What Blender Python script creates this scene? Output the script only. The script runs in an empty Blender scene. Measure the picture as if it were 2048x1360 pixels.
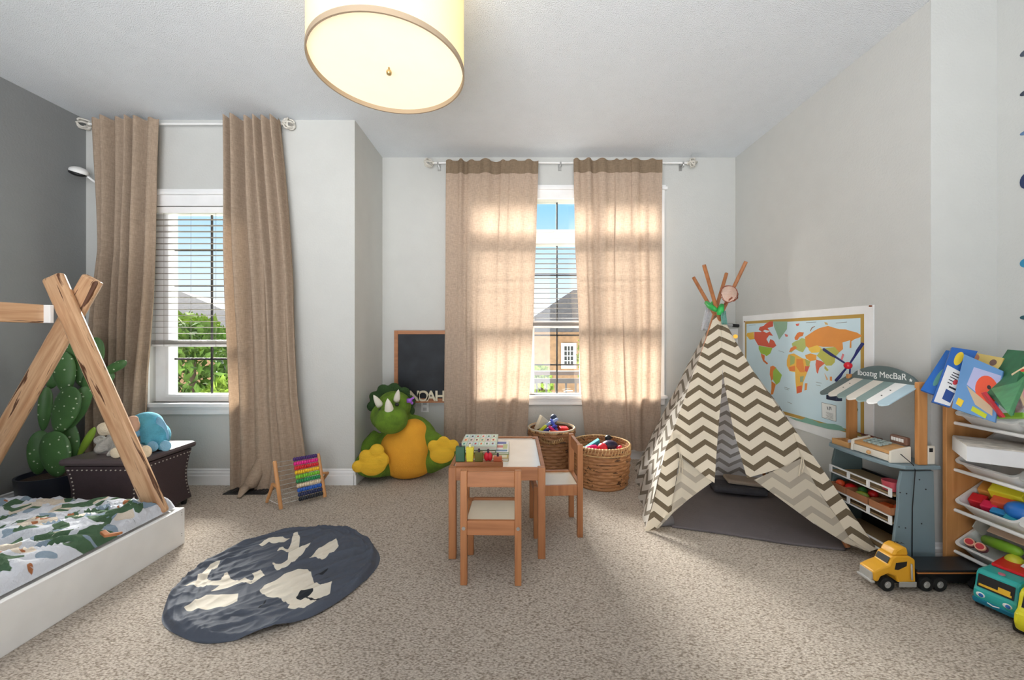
import bpy, bmesh, math, random
import numpy as np
from mathutils import Vector, Matrix, Euler, noise
random.seed(7)
PI = math.pi
SC = bpy.context.scene
COL = SC.collection
F = 790.0; CX = 1028.0; CY = 672.0; EYE = 1.10

# ------------------------------------------------------------------ camera
cam_data = bpy.data.cameras.new('camera')
cam_data.sensor_width = 36.0
cam_data.lens = 36.0*F/2048.0
cam_data.shift_x = -(CX-1024.0)/2048.0
cam_data.shift_y = -(680.0-CY)/2048.0
cam_data.clip_start = 0.05; cam_data.clip_end = 200
cam = bpy.data.objects.new('camera', cam_data); COL.objects.link(cam)
cam.location = (0, 0, EYE); cam.rotation_euler = (PI/2, 0, 0)
SC.camera = cam
# ------------------------------------------------------------------ world
def lin(c):
    return tuple(((x/255.0)/12.92 if x/255.0 <= .04045 else ((x/255.0+.055)/1.055)**2.4) for x in c)
world = bpy.data.worlds.new('world'); SC.world = world; world.use_nodes = True
wn = world.node_tree; wn.nodes.clear()
w_out = wn.nodes.new('ShaderNodeOutputWorld'); w_bg = wn.nodes.new('ShaderNodeBackground')
w_tc = wn.nodes.new('ShaderNodeTexCoord'); w_sep = wn.nodes.new('ShaderNodeSeparateXYZ')
w_ramp = wn.nodes.new('ShaderNodeValToRGB')
wn.links.new(w_tc.outputs['Generated'], w_sep.inputs[0])
wn.links.new(w_sep.outputs['Z'], w_ramp.inputs[0])
el = w_ramp.color_ramp.elements
el[0].position = 0.0; el[0].color = (*lin((236, 234, 230)), 1)
el[1].position = 0.55; el[1].color = (*lin((110, 178, 235)), 1)
e = el.new(0.02); e.color = (*lin((240, 243, 248)), 1)
e = el.new(0.14); e.color = (*lin((205, 228, 250)), 1)
e = el.new(0.32); e.color = (*lin((140, 200, 245)), 1)
# the sky is blue towards the street (+Y); behind the camera it is added white fill
w_mix = wn.nodes.new('ShaderNodeMix'); w_mix.data_type = 'RGBA'
w_map = wn.nodes.new('ShaderNodeMapRange'); w_map.inputs[1].default_value = -.2; w_map.inputs[2].default_value = .2
wn.links.new(w_sep.outputs['Y'], w_map.inputs[0])
wn.links.new(w_map.outputs[0], w_mix.inputs[0])
w_mr2 = wn.nodes.new('ShaderNodeMapRange'); w_mr2.inputs[1].default_value = -.25; w_mr2.inputs[2].default_value = .25
w_mr2.inputs[3].default_value = 5.6; w_mr2.inputs[4].default_value = .3   # added fill light from behind: strong below to lift the ceiling, weak above
wn.links.new(w_sep.outputs['Z'], w_mr2.inputs[0])
w_sc = wn.nodes.new('ShaderNodeVectorMath'); w_sc.operation = 'SCALE'; w_sc.inputs[0].default_value = (.96, .97, 1.0)
wn.links.new(w_mr2.outputs[0], w_sc.inputs['Scale']); wn.links.new(w_sc.outputs[0], w_mix.inputs[6])
w_s2 = wn.nodes.new('ShaderNodeVectorMath'); w_s2.operation = 'SCALE'; w_s2.inputs['Scale'].default_value = .74; wn.links.new(w_ramp.outputs[0], w_s2.inputs[0]); wn.links.new(w_s2.outputs[0], w_mix.inputs[7])
wn.links.new(w_mix.outputs[2], w_bg.inputs[0])
w_bg.inputs[1].default_value = 1.0
wn.links.new(w_bg.outputs[0], w_out.inputs[0])
# ------------------------------------------------------------------ sun
sd = bpy.data.lights.new('sun', 'SUN'); sd.energy = 23.0; sd.angle = math.radians(38); sd.color = (1, .96, .9)
sun = bpy.data.objects.new('sun', sd); COL.objects.link(sun)
sun.rotation_euler = Vector((.5, -1, -.62)).to_track_quat('-Z', 'Y').to_euler()
sun.location = (1, 6, 6)
# ------------------------------------------------------------------ exposure
SC.view_settings.view_transform = 'Standard'; SC.view_settings.look = 'None'
SC.view_settings.gamma = 1.0; SC.view_settings.exposure = 0.92
SC.view_settings.use_curve_mapping = False

# ------------------------------------------------------------------ helpers
def P(u, v, Y): return Vector(((u-CX)/F*Y, Y, EYE-(v-CY)/F*Y))
def PX(u, v, X): return P(u, v, F*X/(u-CX))
def PZ(u, v, z=0.0): return P(u, v, F*(EYE-z)/(v-CY))
def PP(u, v, p0, n):
    d = P(u, v, 1.0)-Vector((0, 0, EYE)); o = Vector((0, 0, EYE))
    t = (p0-o).dot(n)/d.dot(n); return o+d*t

def mat(name, rgb, rough=.6, bump=0.0, bscale=60, metal=0.0, var=0.0, vscale=8, spec=.5, emis=None, estr=0, k=1.0, stretch=None):
    m = bpy.data.materials.new(name); m.use_nodes = True
    nt = m.node_tree; b = nt.nodes['Principled BSDF']
    c = tuple(min(1, x*k) for x in lin(rgb))
    b.inputs['Base Color'].default_value = (*c, 1)
    b.inputs['Roughness'].default_value = rough; b.inputs['Metallic'].default_value = metal
    b.inputs['Specular IOR Level'].default_value = spec
    if emis:
        b.inputs['Emission Color'].default_value = (*lin(emis), 1); b.inputs['Emission Strength'].default_value = estr
    tc = nt.nodes.new('ShaderNodeTexCoord'); mp = nt.nodes.new('ShaderNodeMapping')
    nt.links.new(tc.outputs['Object'], mp.inputs[0])
    if stretch: mp.inputs['Scale'].default_value = stretch
    n = nt.nodes.new('ShaderNodeTexNoise'); n.inputs['Scale'].default_value = vscale; n.inputs['Detail'].default_value = 4
    nt.links.new(mp.outputs[0], n.inputs['Vector'])
    v = .015 if name in ('wall_paint', 'ceiling_stipple', 'wall_accent_grey_paint') else max(var, .04)
    r = nt.nodes.new('ShaderNodeValToRGB')
    r.color_ramp.elements[0].position = .3; r.color_ramp.elements[1].position = .7
    r.color_ramp.elements[0].color = (*(x*(1-v) for x in c), 1)
    r.color_ramp.elements[1].color = (*(min(1, x*(1+v)) for x in c), 1)
    nt.links.new(n.outputs[0], r.inputs[0]); nt.links.new(r.outputs[0], b.inputs['Base Color'])
    if bump:
        n2 = nt.nodes.new('ShaderNodeTexNoise'); n2.inputs['Scale'].default_value = bscale; n2.inputs['Detail'].default_value = 3
        nt.links.new(mp.outputs[0], n2.inputs['Vector'])
        bp = nt.nodes.new('ShaderNodeBump'); bp.inputs['Strength'].default_value = bump; bp.inputs['Distance'].default_value = .01
        nt.links.new(n2.outputs[0], bp.inputs['Height']); nt.links.new(bp.outputs[0], b.inputs['Normal'])
    return m

def wood(name, a, b_, axis='Z', scale=6, rough=.45, dark=None):
    m = bpy.data.materials.new(name); m.use_nodes = True
    nt = m.node_tree; b = nt.nodes['Principled BSDF']; b.inputs['Roughness'].default_value = rough
    tc = nt.nodes.new('ShaderNodeTexCoord'); mp = nt.nodes.new('ShaderNodeMapping')
    s = {'X': (.08, 1, 1), 'Y': (1, .08, 1), 'Z': (1, 1, .08)}[axis]
    mp.inputs['Scale'].default_value = tuple(q*scale for q in s)
    nt.links.new(tc.outputs['Object'], mp.inputs[0])
    n = nt.nodes.new('ShaderNodeTexNoise'); n.inputs['Scale'].default_value = 6; n.inputs['Detail'].default_value = 6
    n.inputs['Distortion'].default_value = .6
    nt.links.new(mp.outputs[0], n.inputs['Vector'])
    r = nt.nodes.new('ShaderNodeValToRGB'); e0, e1 = r.color_ramp.elements
    e0.position = .3; e0.color = (*lin(a), 1); e1.position = .56 if dark else .62; e1.color = (*lin(b_), 1)
    if dark:
        e = r.color_ramp.elements.new(.585); e.color = (*lin(b_), 1)
        e = r.color_ramp.elements.new(.63); e.color = (*lin(dark), 1)
    nt.links.new(n.outputs[0], r.inputs[0]); nt.links.new(r.outputs[0], b.inputs['Base Color'])
    return m

class MB:
    def __init__(s): s.v = []; s.f = []; s.mi = []; s.uv = {}
    def add(s, vs, fs, mi=0):
        o = len(s.v); s.v += [Vector(x) for x in vs]
        for f in fs: s.f.append([o+i for i in f]); s.mi.append(mi)
        return o
    def box(s, a, b, mi=0, M=None):
        x0, y0, z0 = a; x1, y1, z1 = b
        vs = [Vector(p) for p in ((x0,y0,z0),(x1,y0,z0),(x1,y1,z0),(x0,y1,z0),(x0,y0,z1),(x1,y0,z1),(x1,y1,z1),(x0,y1,z1))]
        if M: vs = [M@p for p in vs]
        s.add(vs, [(0,3,2,1),(4,5,6,7),(0,1,5,4),(1,2,6,5),(2,3,7,6),(3,0,4,7)], mi); return s
    def cbox(s, c, d, rot=(0,0,0), mi=0):
        M = Matrix.Translation(Vector(c))@Euler(rot).to_matrix().to_4x4()
        return s.box((-d[0]/2,-d[1]/2,-d[2]/2), (d[0]/2,d[1]/2,d[2]/2), mi, M)
    def cyl(s, p0, p1, r0, r1=None, n=16, mi=0, caps=True):
        p0 = Vector(p0); p1 = Vector(p1); r1 = r0 if r1 is None else r1
        q = (p1-p0).to_track_quat('Z', 'Y'); vs = []
        for p, r in ((p0, r0), (p1, r1)):
            for i in range(n):
                a = 2*PI*i/n; vs.append(p+q@Vector((r*math.cos(a), r*math.sin(a), 0)))
        fs = [(i, (i+1)%n, n+(i+1)%n, n+i) for i in range(n)]
        if caps: fs += [tuple(range(n-1,-1,-1)), tuple(range(n, 2*n))]
        s.add(vs, fs, mi); return s
    def ell(s, c, r, rot=(0,0,0), mi=0, n=20, m=12):
        R = Euler(rot).to_matrix(); c = Vector(c)
        if not hasattr(r, '__len__'): r = (r, r, r)
        vs = []
        for j in range(1, m):
            t = PI*j/m
            for i in range(n):
                a = 2*PI*i/n
                vs.append(c+R@Vector((r[0]*math.sin(t)*math.cos(a), r[1]*math.sin(t)*math.sin(a), r[2]*math.cos(t))))
        vs += [c+R@Vector((0,0,r[2])), c+R@Vector((0,0,-r[2]))]
        T = len(vs)-2; B = T+1; fs = []
        for j in range(m-2):
            for i in range(n): fs.append((j*n+i, (j+1)*n+i, (j+1)*n+(i+1)%n, j*n+(i+1)%n))
        for i in range(n):
            fs.append((T, i, (i+1)%n)); fs.append((B, (m-2)*n+(i+1)%n, (m-2)*n+i))
        s.add(vs, fs, mi); return s
    def tube(s, pts, r, n=8, mi=0):
        pts = [Vector(p) for p in pts]; vs = []; up = Vector((0, .01, 1)).normalized()
        L = len(pts)
        for k, p in enumerate(pts):
            d = (pts[min(k+1, L-1)]-pts[max(k-1, 0)]).normalized()
            a = d.cross(up)
            if a.length < 1e-3: a = d.cross(Vector((1, 0, 0)))
            a.normalize(); b = a.cross(d); rr = r[k] if hasattr(r, '__len__') else r
            for i in range(n):
                t = 2*PI*i/n; vs.append(p+a*rr*math.cos(t)+b*rr*math.sin(t))
        fs = [(k*n+i, k*n+(i+1)%n, (k+1)*n+(i+1)%n, (k+1)*n+i) for k in range(L-1) for i in range(n)]
        fs += [tuple(range(n-1,-1,-1)), tuple((L-1)*n+i for i in range(n))]
        s.add(vs, fs, mi); return s
    def lathe(s, prof, c, n=32, mi=0, close=True):
        c = Vector(c); vs = []
        for r, z in prof:
            for i in range(n):
                a = 2*PI*i/n; vs.append(c+Vector((r*math.cos(a), r*math.sin(a), z)))
        L = len(prof)
        fs = [(k*n+i, k*n+(i+1)%n, (k+1)*n+(i+1)%n, (k+1)*n+i) for k in range(L-1) for i in range(n)]
        if close: fs += [tuple(range(n-1,-1,-1)), tuple((L-1)*n+i for i in range(n))]
        s.add(vs, fs, mi); return s
    def prism(s, poly, off, mi=0):
        poly = [Vector(p) for p in poly]; off = Vector(off); n = len(poly)
        s.add(poly+[p+off for p in poly], [tuple(range(n-1,-1,-1)), tuple(range(n, 2*n))]+[(i, (i+1)%n, n+(i+1)%n, n+i) for i in range(n)], mi)
        return s
    def grid(s, rows, mi=0, uv=None):
        R = len(rows); C_ = len(rows[0]); o = len(s.v)
        s.add([p for r in rows for p in r], [(i*C_+j, i*C_+j+1, (i+1)*C_+j+1, (i+1)*C_+j) for i in range(R-1) for j in range(C_-1)], mi)
        if uv:
            for i in range(R):
                for j in range(C_): s.uv[o+i*C_+j] = uv[i][j]
        return s

def tagit(o, label=None, cat=None, group=None, kind=None):
    if label: o['label'] = label
    if cat: o['category'] = cat
    if group: o['group'] = group
    if kind: o['kind'] = kind
    return o
WM = {}
def thing(name, loc, label, cat, group=None, rz=0):
    o = bpy.data.objects.new(name, None); COL.objects.link(o)
    o.location = loc; o.rotation_euler = (0, 0, rz); o.empty_display_size = .1
    WM[o.name] = Matrix.Translation(Vector(loc))@Matrix.Rotation(rz, 4, 'Z')
    return tagit(o, label, cat, group)
def finish(me, name, mats, parent, smooth, bevel, solid, subsurf, local, pivot=True):
    for m in (mats if isinstance(mats, (list, tuple)) else [mats]): me.materials.append(m)
    o = bpy.data.objects.new(name, me); COL.objects.link(o)
    if parent is not None:
        W = WM[parent.name]
        if not local: me.transform(W.inverted())
        o.parent = parent; WM[o.name] = W
    elif pivot:
        n = len(me.vertices); co = np.empty(n*3); me.vertices.foreach_get('co', co); co = co.reshape(-1, 3)
        lo = co.min(0); hi = co.max(0); c = Vector(((lo[0]+hi[0])/2, (lo[1]+hi[1])/2, lo[2]))
        me.transform(Matrix.Translation(-c)); o.location = c; WM[o.name] = Matrix.Translation(c)
    if smooth:
        me.polygons.foreach_set('use_smooth', [True]*len(me.polygons))
        if smooth == 2:
            try: me.set_sharp_from_angle(angle=math.radians(35))
            except Exception: pass
    if bevel:
        b = o.modifiers.new('bevel', 'BEVEL'); b.width = bevel; b.segments = 2; b.limit_method = 'ANGLE'; b.harden_normals = False
    if solid:
        b = o.modifiers.new('solid', 'SOLIDIFY'); b.thickness = solid; b.offset = 0
    if subsurf:
        b = o.modifiers.new('sub', 'SUBSURF'); b.levels = subsurf; b.render_levels = subsurf
    return o
def emit(mb, name, mats, parent=None, smooth=0, bevel=0, solid=0, subsurf=0, local=False, attrs=None, pivot=True, label=None):
    me = bpy.data.meshes.new(name)
    me.from_pydata([tuple(v) for v in mb.v], [], mb.f); me.update()
    me.polygons.foreach_set('material_index', mb.mi)
    if mb.uv:
        ul = me.uv_layers.new(name='UVMap')
        for lp in me.loops: ul.data[lp.index].uv = mb.uv.get(lp.vertex_index, (0, 0))
    if attrs:
        for k, arr in attrs.items():
            a = me.attributes.new(k, 'FLOAT', 'POINT'); a.data.foreach_set('value', np.asarray(arr, dtype=np.float32))
    bm = bmesh.new(); bm.from_mesh(me); bmesh.ops.recalc_face_normals(bm, faces=bm.faces); bm.to_mesh(me); bm.free()
    o = finish(me, name, mats, parent, smooth, bevel, solid, subsurf, local, pivot)
    if label: o['label'] = label
    return o
def blob(mb, name, mats, parent=None, voxel=.01, sm=6, local=False):
    """closed primitives fused into one continuous skin"""
    me = bpy.data.meshes.new('tmp'); me.from_pydata([tuple(v) for v in mb.v], [], mb.f)
    t = bpy.data.objects.new('tmp', me); COL.objects.link(t)
    r = t.modifiers.new('r', 'REMESH'); r.mode = 'VOXEL'; r.voxel_size = voxel
    s = t.modifiers.new('s', 'SMOOTH'); s.iterations = sm; s.factor = .5
    dg = bpy.context.evaluated_depsgraph_get()
    res = bpy.data.meshes.new_from_object(t.evaluated_get(dg)); res.name = name
    bpy.data.objects.remove(t); bpy.data.meshes.remove(me)
    return finish(res, name, mats, parent, 1, 0, 0, 0, local)
def copy_tree(o, loc=None, rz=None, label=None, parent=None):
    c = o.copy(); COL.objects.link(c)
    if parent is not None: c.parent = parent
    if loc is not None: c.location = loc
    if rz is not None: c.rotation_euler = (0, 0, rz)
    if label: c['label'] = label
    for ch in list(o.children): copy_tree(ch, parent=c)
    if parent is None: WM[c.name] = Matrix.Translation(Vector(c.location))@Matrix.Rotation(c.rotation_euler.z, 4, 'Z')
    return c
def text_mesh(txt, size, depth=.002, bold=0):
    cu = bpy.data.curves.new('t', 'FONT'); cu.body = txt; cu.offset = bold; cu.size = size; cu.extrude = depth; cu.align_x = 'CENTER'
    t = bpy.data.objects.new('t', cu); COL.objects.link(t)
    dg = bpy.context.evaluated_depsgraph_get(); me = bpy.data.meshes.new_from_object(t.evaluated_get(dg))
    bpy.data.objects.remove(t); return me
def struct(o, label=None):
    o['kind'] = 'structure'
    if label: o['label'] = label
    return o

# ------------------------------------------------------------------ materials
M = {}
M['wall'] = mat('wall_paint', (200, 201, 197), .85, .15, 90)
M['wall_dark'] = mat('wall_accent_grey_paint', (130, 132, 132), .8, .15, 90)
M['wall_side'] = mat('wall_side_paint', (200, 202, 200), .85, .1, 90)
M['ceil'] = mat('ceiling_stipple', (234, 239, 243), .95, .9, 170)
M['trim'] = mat('trim_white_gloss', (240, 241, 241), .35)
M['white'] = mat('white_paint', (238, 238, 236), .4)
M['vinyl'] = mat('white_vinyl', (245, 245, 244), .3)
M['muntin'] = mat('dark_muntin', (40, 35, 33), .5)
M['slat'] = mat('blind_slat_shaded', (150, 144, 138), .4)  # white slats made grey-brown: backlit shade put into the colour
M['oak'] = wood('honey_pine', (160, 102, 62), (184, 124, 78), 'Z', 5)
M['oakx'] = wood('honey_pine_x', (152, 96, 58), (180, 120, 76), 'X', 5)
M['bedwood'] = wood('spalted_beech', (176, 130, 92), (206, 166, 128), 'Z', 7, .4, (92, 58, 38))
M['bedwoody'] = wood('spalted_beech_y', (176, 130, 92), (206, 166, 128), 'Y', 7, .4, (92, 58, 38))
M['pole'] = wood('teepee_pole_wood', (150, 92, 52), (178, 116, 70), 'Z', 8)
M['panelwood'] = wood('storage_beech', (182, 126, 72), (204, 148, 92), 'Z', 4)
M['cream_ply'] = mat('cream_board', (232, 222, 200), .35)
M['table_white'] = mat('white_laminate', (236, 234, 226), .2)
M['metal'] = mat('brushed_metal', (190, 190, 188), .3, metal=.9)
M['black'] = mat('black_plastic', (26, 26, 28), .45)
M['rubber'] = mat('rubber', (22, 22, 22), .8)

def glass_mat():
    m = bpy.data.materials.new('window_glass'); m.use_nodes = True; nt = m.node_tree; nt.nodes.clear()
    o = nt.nodes.new('ShaderNodeOutputMaterial'); t = nt.nodes.new('ShaderNodeBsdfTransparent'); g = nt.nodes.new('ShaderNodeBsdfGlossy')
    g.inputs['Roughness'].default_value = .02; t.inputs[0].default_value = (.97, .98, .98, 1)
    mx = nt.nodes.new('ShaderNodeMixShader'); mx.inputs[0].default_value = .04
    nt.links.new(t.outputs[0], mx.inputs[1]); nt.links.new(g.outputs[0], mx.inputs[2]); nt.links.new(mx.outputs[0], o.inputs[0]); return m
M['glass'] = glass_mat()

def cloth(name, rgb, trgb, tf=.35, scale=900, bump=.25):
    m = bpy.data.materials.new(name); m.use_nodes = True; nt = m.node_tree; nt.nodes.clear()
    o = nt.nodes.new('ShaderNodeOutputMaterial'); d = nt.nodes.new('ShaderNodeBsdfDiffuse'); t = nt.nodes.new('ShaderNodeBsdfTranslucent')
    tc = nt.nodes.new('ShaderNodeTexCoord'); mp = nt.nodes.new('ShaderNodeMapping'); mp.inputs['Scale'].default_value = (1, 1, .12)
    mp2 = nt.nodes.new('ShaderNodeMapping'); mp2.inputs['Scale'].default_value = (.1, .1, 1)
    nt.links.new(tc.outputs['Object'], mp.inputs[0]); nt.links.new(tc.outputs['Object'], mp2.inputs[0])
    n1 = nt.nodes.new('ShaderNodeTexNoise'); n1.inputs['Scale'].default_value = 260; n2 = nt.nodes.new('ShaderNodeTexNoise'); n2.inputs['Scale'].default_value = 260
    nt.links.new(mp.outputs[0], n1.inputs['Vector']); nt.links.new(mp2.outputs[0], n2.inputs['Vector'])
    ad = nt.nodes.new('ShaderNodeMath'); ad.operation = 'ADD'; nt.links.new(n1.outputs[0], ad.inputs[0]); nt.links.new(n2.outputs[0], ad.inputs[1])
    r = nt.nodes.new('ShaderNodeMapRange'); r.inputs[1].default_value = .7; r.inputs[2].default_value = 1.3; r.inputs[3].default_value = .8; r.inputs[4].default_value = 1.15
    nt.links.new(ad.outputs[0], r.inputs[0])
    for node, c in ((d, rgb), (t, trgb)):
        mul = nt.nodes.new('ShaderNodeVectorMath'); mul.operation = 'SCALE'; mul.inputs[0].default_value = lin(c)
        nt.links.new(r.outputs[0], mul.inputs['Scale']); nt.links.new(mul.outputs[0], node.inputs[0])
    mx = nt.nodes.new('ShaderNodeMixShader'); mx.inputs[0].default_value = tf
    nt.links.new(d.outputs[0], mx.inputs[1]); nt.links.new(t.outputs[0], mx.inputs[2]); nt.links.new(mx.outputs[0], o.inputs[0]); return m
M['curt'] = cloth('linen_curtain', (172, 153, 134), (190, 160, 130), .12)
M['curt_sheer'] = cloth('linen_curtain_thin', (186, 166, 148), (226, 196, 170), .14)
M['curt_band'] = cloth('linen_heading', (140, 122, 102), (120, 100, 80), .1)

def carpet():
    m = bpy.data.materials.new('carpet_loop'); m.use_nodes = True; nt = m.node_tree; b = nt.nodes['Principled BSDF']
    b.inputs['Roughness'].default_value = 1; b.inputs['Specular IOR Level'].default_value = .05
    tc = nt.nodes.new('ShaderNodeTexCoord'); mp = nt.nodes.new('ShaderNodeMapping')
    mp.inputs['Rotation'].default_value = (0, 0, math.radians(12)); mp.inputs['Scale'].default_value = (98, 200, 90)
    nt.links.new(tc.outputs['Object'], mp.inputs[0])
    n0 = nt.nodes.new('ShaderNodeTexNoise'); n0.inputs['Scale'].default_value = 1.1; n0.inputs['Detail'].default_value = 5; n0.inputs['Roughness'].default_value = .7
    nt.links.new(mp.outputs[0], n0.inputs['Vector'])
    w = nt.nodes.new('ShaderNodeTexVoronoi'); w.inputs['Scale'].default_value = .9
    nt.links.new(mp.outputs[0], w.inputs['Vector'])
    ad = nt.nodes.new('ShaderNodeMath'); ad.operation = 'SUBTRACT'; nt.links.new(n0.outputs[0], ad.inputs[0])
    ml = nt.nodes.new('ShaderNodeMath'); ml.operation = 'MULTIPLY'; ml.inputs[1].default_value = .35; nt.links.new(w.outputs['Distance'], ml.inputs[0]); nt.links.new(ml.outputs[0], ad.inputs[1])
    r = nt.nodes.new('ShaderNodeValToRGB'); r.color_ramp.elements[0].position = .16; r.color_ramp.elements[1].position = .5
    r.color_ramp.elements[0].color = (*lin((152, 138, 123)), 1); r.color_ramp.elements[1].color = (*lin((232, 222, 210)), 1)
    e = r.color_ramp.elements.new(.32); e.color = (*lin((204, 192, 178)), 1)
    nt.links.new(ad.outputs[0], r.inputs[0])
    big = nt.nodes.new('ShaderNodeTexNoise'); big.inputs['Scale'].default_value = 1.6; nt.links.new(tc.outputs['Object'], big.inputs['Vector'])
    mr = nt.nodes.new('ShaderNodeMapRange'); mr.inputs[3].default_value = .9; mr.inputs[4].default_value = 1.08; nt.links.new(big.outputs[0], mr.inputs[0])
    sc = nt.nodes.new('ShaderNodeVectorMath'); sc.operation = 'SCALE'; nt.links.new(r.outputs[0], sc.inputs[0]); nt.links.new(mr.outputs[0], sc.inputs['Scale'])
    nt.links.new(sc.outputs[0], b.inputs['Base Color'])
    bp = nt.nodes.new('ShaderNodeBump'); bp.inputs['Strength'].default_value = .9; bp.inputs['Distance'].default_value = .008
    nt.links.new(ad.outputs[0], bp.inputs['Height']); nt.links.new(bp.outputs[0], b.inputs['Normal']); return m
M['carpet'] = carpet()

def chevron(name, light, dark, tf=.15):
    m = bpy.data.materials.new(name); m.use_nodes = True; nt = m.node_tree; nt.nodes.clear()
    N = nt.nodes.new; L = nt.links.new
    o = N('ShaderNodeOutputMaterial'); uv = N('ShaderNodeUVMap'); sp = N('ShaderNodeSeparateXYZ'); L(uv.outputs[0], sp.inputs[0])
    def mt(op, a, b=None):
        n = N('ShaderNodeMath'); n.operation = op
        for i, x in enumerate((a, b)):
            if x is None: continue
            if isinstance(x, (int, float)): n.inputs[i].default_value = x
            else: L(x, n.inputs[i])
        return n.outputs[0]
    px = mt('PINGPONG', sp.outputs[0], .078)
    y = mt('ADD', sp.outputs[1], mt('MULTIPLY', px, .72))
    fr = mt('FRACT', mt('MULTIPLY', y, 1/.083))
    st = mt('LESS_THAN', fr, .40)
    ns = N('ShaderNodeTexNoise'); ns.inputs['Scale'].default_value = 5
    mx = N('ShaderNodeMix'); mx.data_type = 'RGBA'; L(st, mx.inputs[0]); mx.inputs[6].default_value = (*lin(light), 1); mx.inputs[7].default_value = (*lin(dark), 1)
    d = N('ShaderNodeBsdfDiffuse'); t = N('ShaderNodeBsdfTranslucent'); L(mx.outputs[2], d.inputs[0]); L(mx.outputs[2], t.inputs[0])
    ms = N('ShaderNodeMixShader'); ms.inputs[0].default_value = tf; L(d.outputs[0], ms.inputs[1]); L(t.outputs[0], ms.inputs[2]); L(ms.outputs[0], o.inputs[0]); return m
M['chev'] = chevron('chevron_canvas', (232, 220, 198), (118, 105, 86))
M['chev_side_lit'] = chevron('chevron_canvas_side_lit', (236, 232, 224), (148, 140, 128), .45)  # paler copy of the canvas, backlight put into its colours
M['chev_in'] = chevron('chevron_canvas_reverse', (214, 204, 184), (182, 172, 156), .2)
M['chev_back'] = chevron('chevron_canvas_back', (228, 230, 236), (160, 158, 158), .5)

# ------------------------------------------------------------------ room shell
XL = -3.17; XR = 1.985; XA = -1.18; YA = 2.926; YB = 3.541; YJ = 1.881; XJ = 2.30; H = 2.70; YN = -.9; XN = 3.0
def wall_with_hole(name, y0, y1, x0, x1, hx0, hx1, hz0, hz1, m):
    b = MB(); b.box((x0, y0, 0), (hx0, y1, H)); b.box((hx1, y0, 0), (x1, y1, H))
    b.box((hx0, y0, 0), (hx1, y1, hz0)); b.box((hx0, y0, hz1), (hx1, y1, H)); return struct(emit(b, name, m, pivot=False))
fl = MB(); fl.box((XL-.14, YN, -.1), (XN, YB+.14, 0)); struct(emit(fl, 'floor', M['carpet'], pivot=False), 'beige textured loop carpet')
cl = MB(); cl.box((XL-.14, YN, H), (XN, YB+.14, H+.1)); struct(emit(cl, 'ceiling', M['ceil'], pivot=False), 'white stippled ceiling')
b = MB().box((XL-.14, YN, 0), (XL, YA+.14, H)); struct(emit(b, 'wall_left', M['wall_dark'], pivot=False), 'dark grey accent wall')
W1 = (-2.70, -1.90, .607, 2.063); W2 = (-.50, 1.26, .571, 2.328)
wall_with_hole('wall_back_left', YA, YA+.14, XL, XA-.14, *W1, M['wall'])
b = MB().box((XA-.14, YA, 0), (XA, YB+.14, H)); struct(emit(b, 'wall_alcove', M['wall'], pivot=False))
wall_with_hole('wall_back', YB, YB+.14, XA, XR, *W2, M['wall'])
b = MB().box((XR, YJ+.12, 0), (XR+.14, YB+.14, H)); b.box((XR, YJ+.002, 0), (XR+.14, YJ+.12, H)); struct(emit(b, 'wall_right', M['wall'], pivot=False))
b = MB().box((XR+.0005, YJ, 0), (XJ, YJ+.0018, H)); b.box((XR+.14, YJ+.0018, 0), (XJ+.14, YJ+.12, H)); struct(emit(b, 'wall_right_return', M['wall'], pivot=False))
b = MB().box((XJ, YN, 0), (XJ+.14, YJ, H)); struct(emit(b, 'wall_right_near', M['wall'], pivot=False))

b = MB().box((.75, YN-.12, 0), (XJ+.14, YN, H)); struct(emit(b, 'rear_light_blocker', M['wall'], pivot=False))  # unseen wall added to keep rear fill light off the right return
b = MB().box((XL-.14, YN-.12, 0), (-1.7, YN, H)); struct(emit(b, 'rear_left_light_blocker', M['wall'], pivot=False))  # unseen wall piece added to dim the left window wall
def baseboard(name, p0, p1, nrm):
    p0 = Vector(p0); p1 = Vector(p1); n = Vector(nrm); b = MB()
    prof = [(0, 0), (.016, 0), (.016, .068), (.012, .074), (.012, .092), (.006, .1), (.006, .112), (0, .118)]
    b.grid([[p0+n*a+Vector((0, 0, z)) for a, z in prof], [p1+n*a+Vector((0, 0, z)) for a, z in prof]])
    k = len(prof); b.f.append(list(range(k))); b.mi.append(0); b.f.append(list(range(k, 2*k))); b.mi.append(0)
    return struct(emit(b, name, M['trim'], pivot=False))
e = .0005
baseboard('baseboard_left', (XL+e, YN, 0), (XL+e, YA, 0), (1, 0, 0))
baseboard('baseboard_back_left', (XL+.02, YA-e, 0), (XA-.002, YA-e, 0), (0, -1, 0))
baseboard('baseboard_alcove', (XA+e, YA-.016, 0), (XA+e, YB, 0), (1, 0, 0))
baseboard('baseboard_back', (XA+.02, YB-e, 0), (XR-.02, YB-e, 0), (0, -1, 0))
baseboard('baseboard_right', (XR-e, YJ-.016, 0), (XR-e, YB, 0), (-1, 0, 0))
baseboard('baseboard_right_return', (XR-.014, YJ-e, 0), (XJ-.02, YJ-e, 0), (0, -1, 0))

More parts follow.
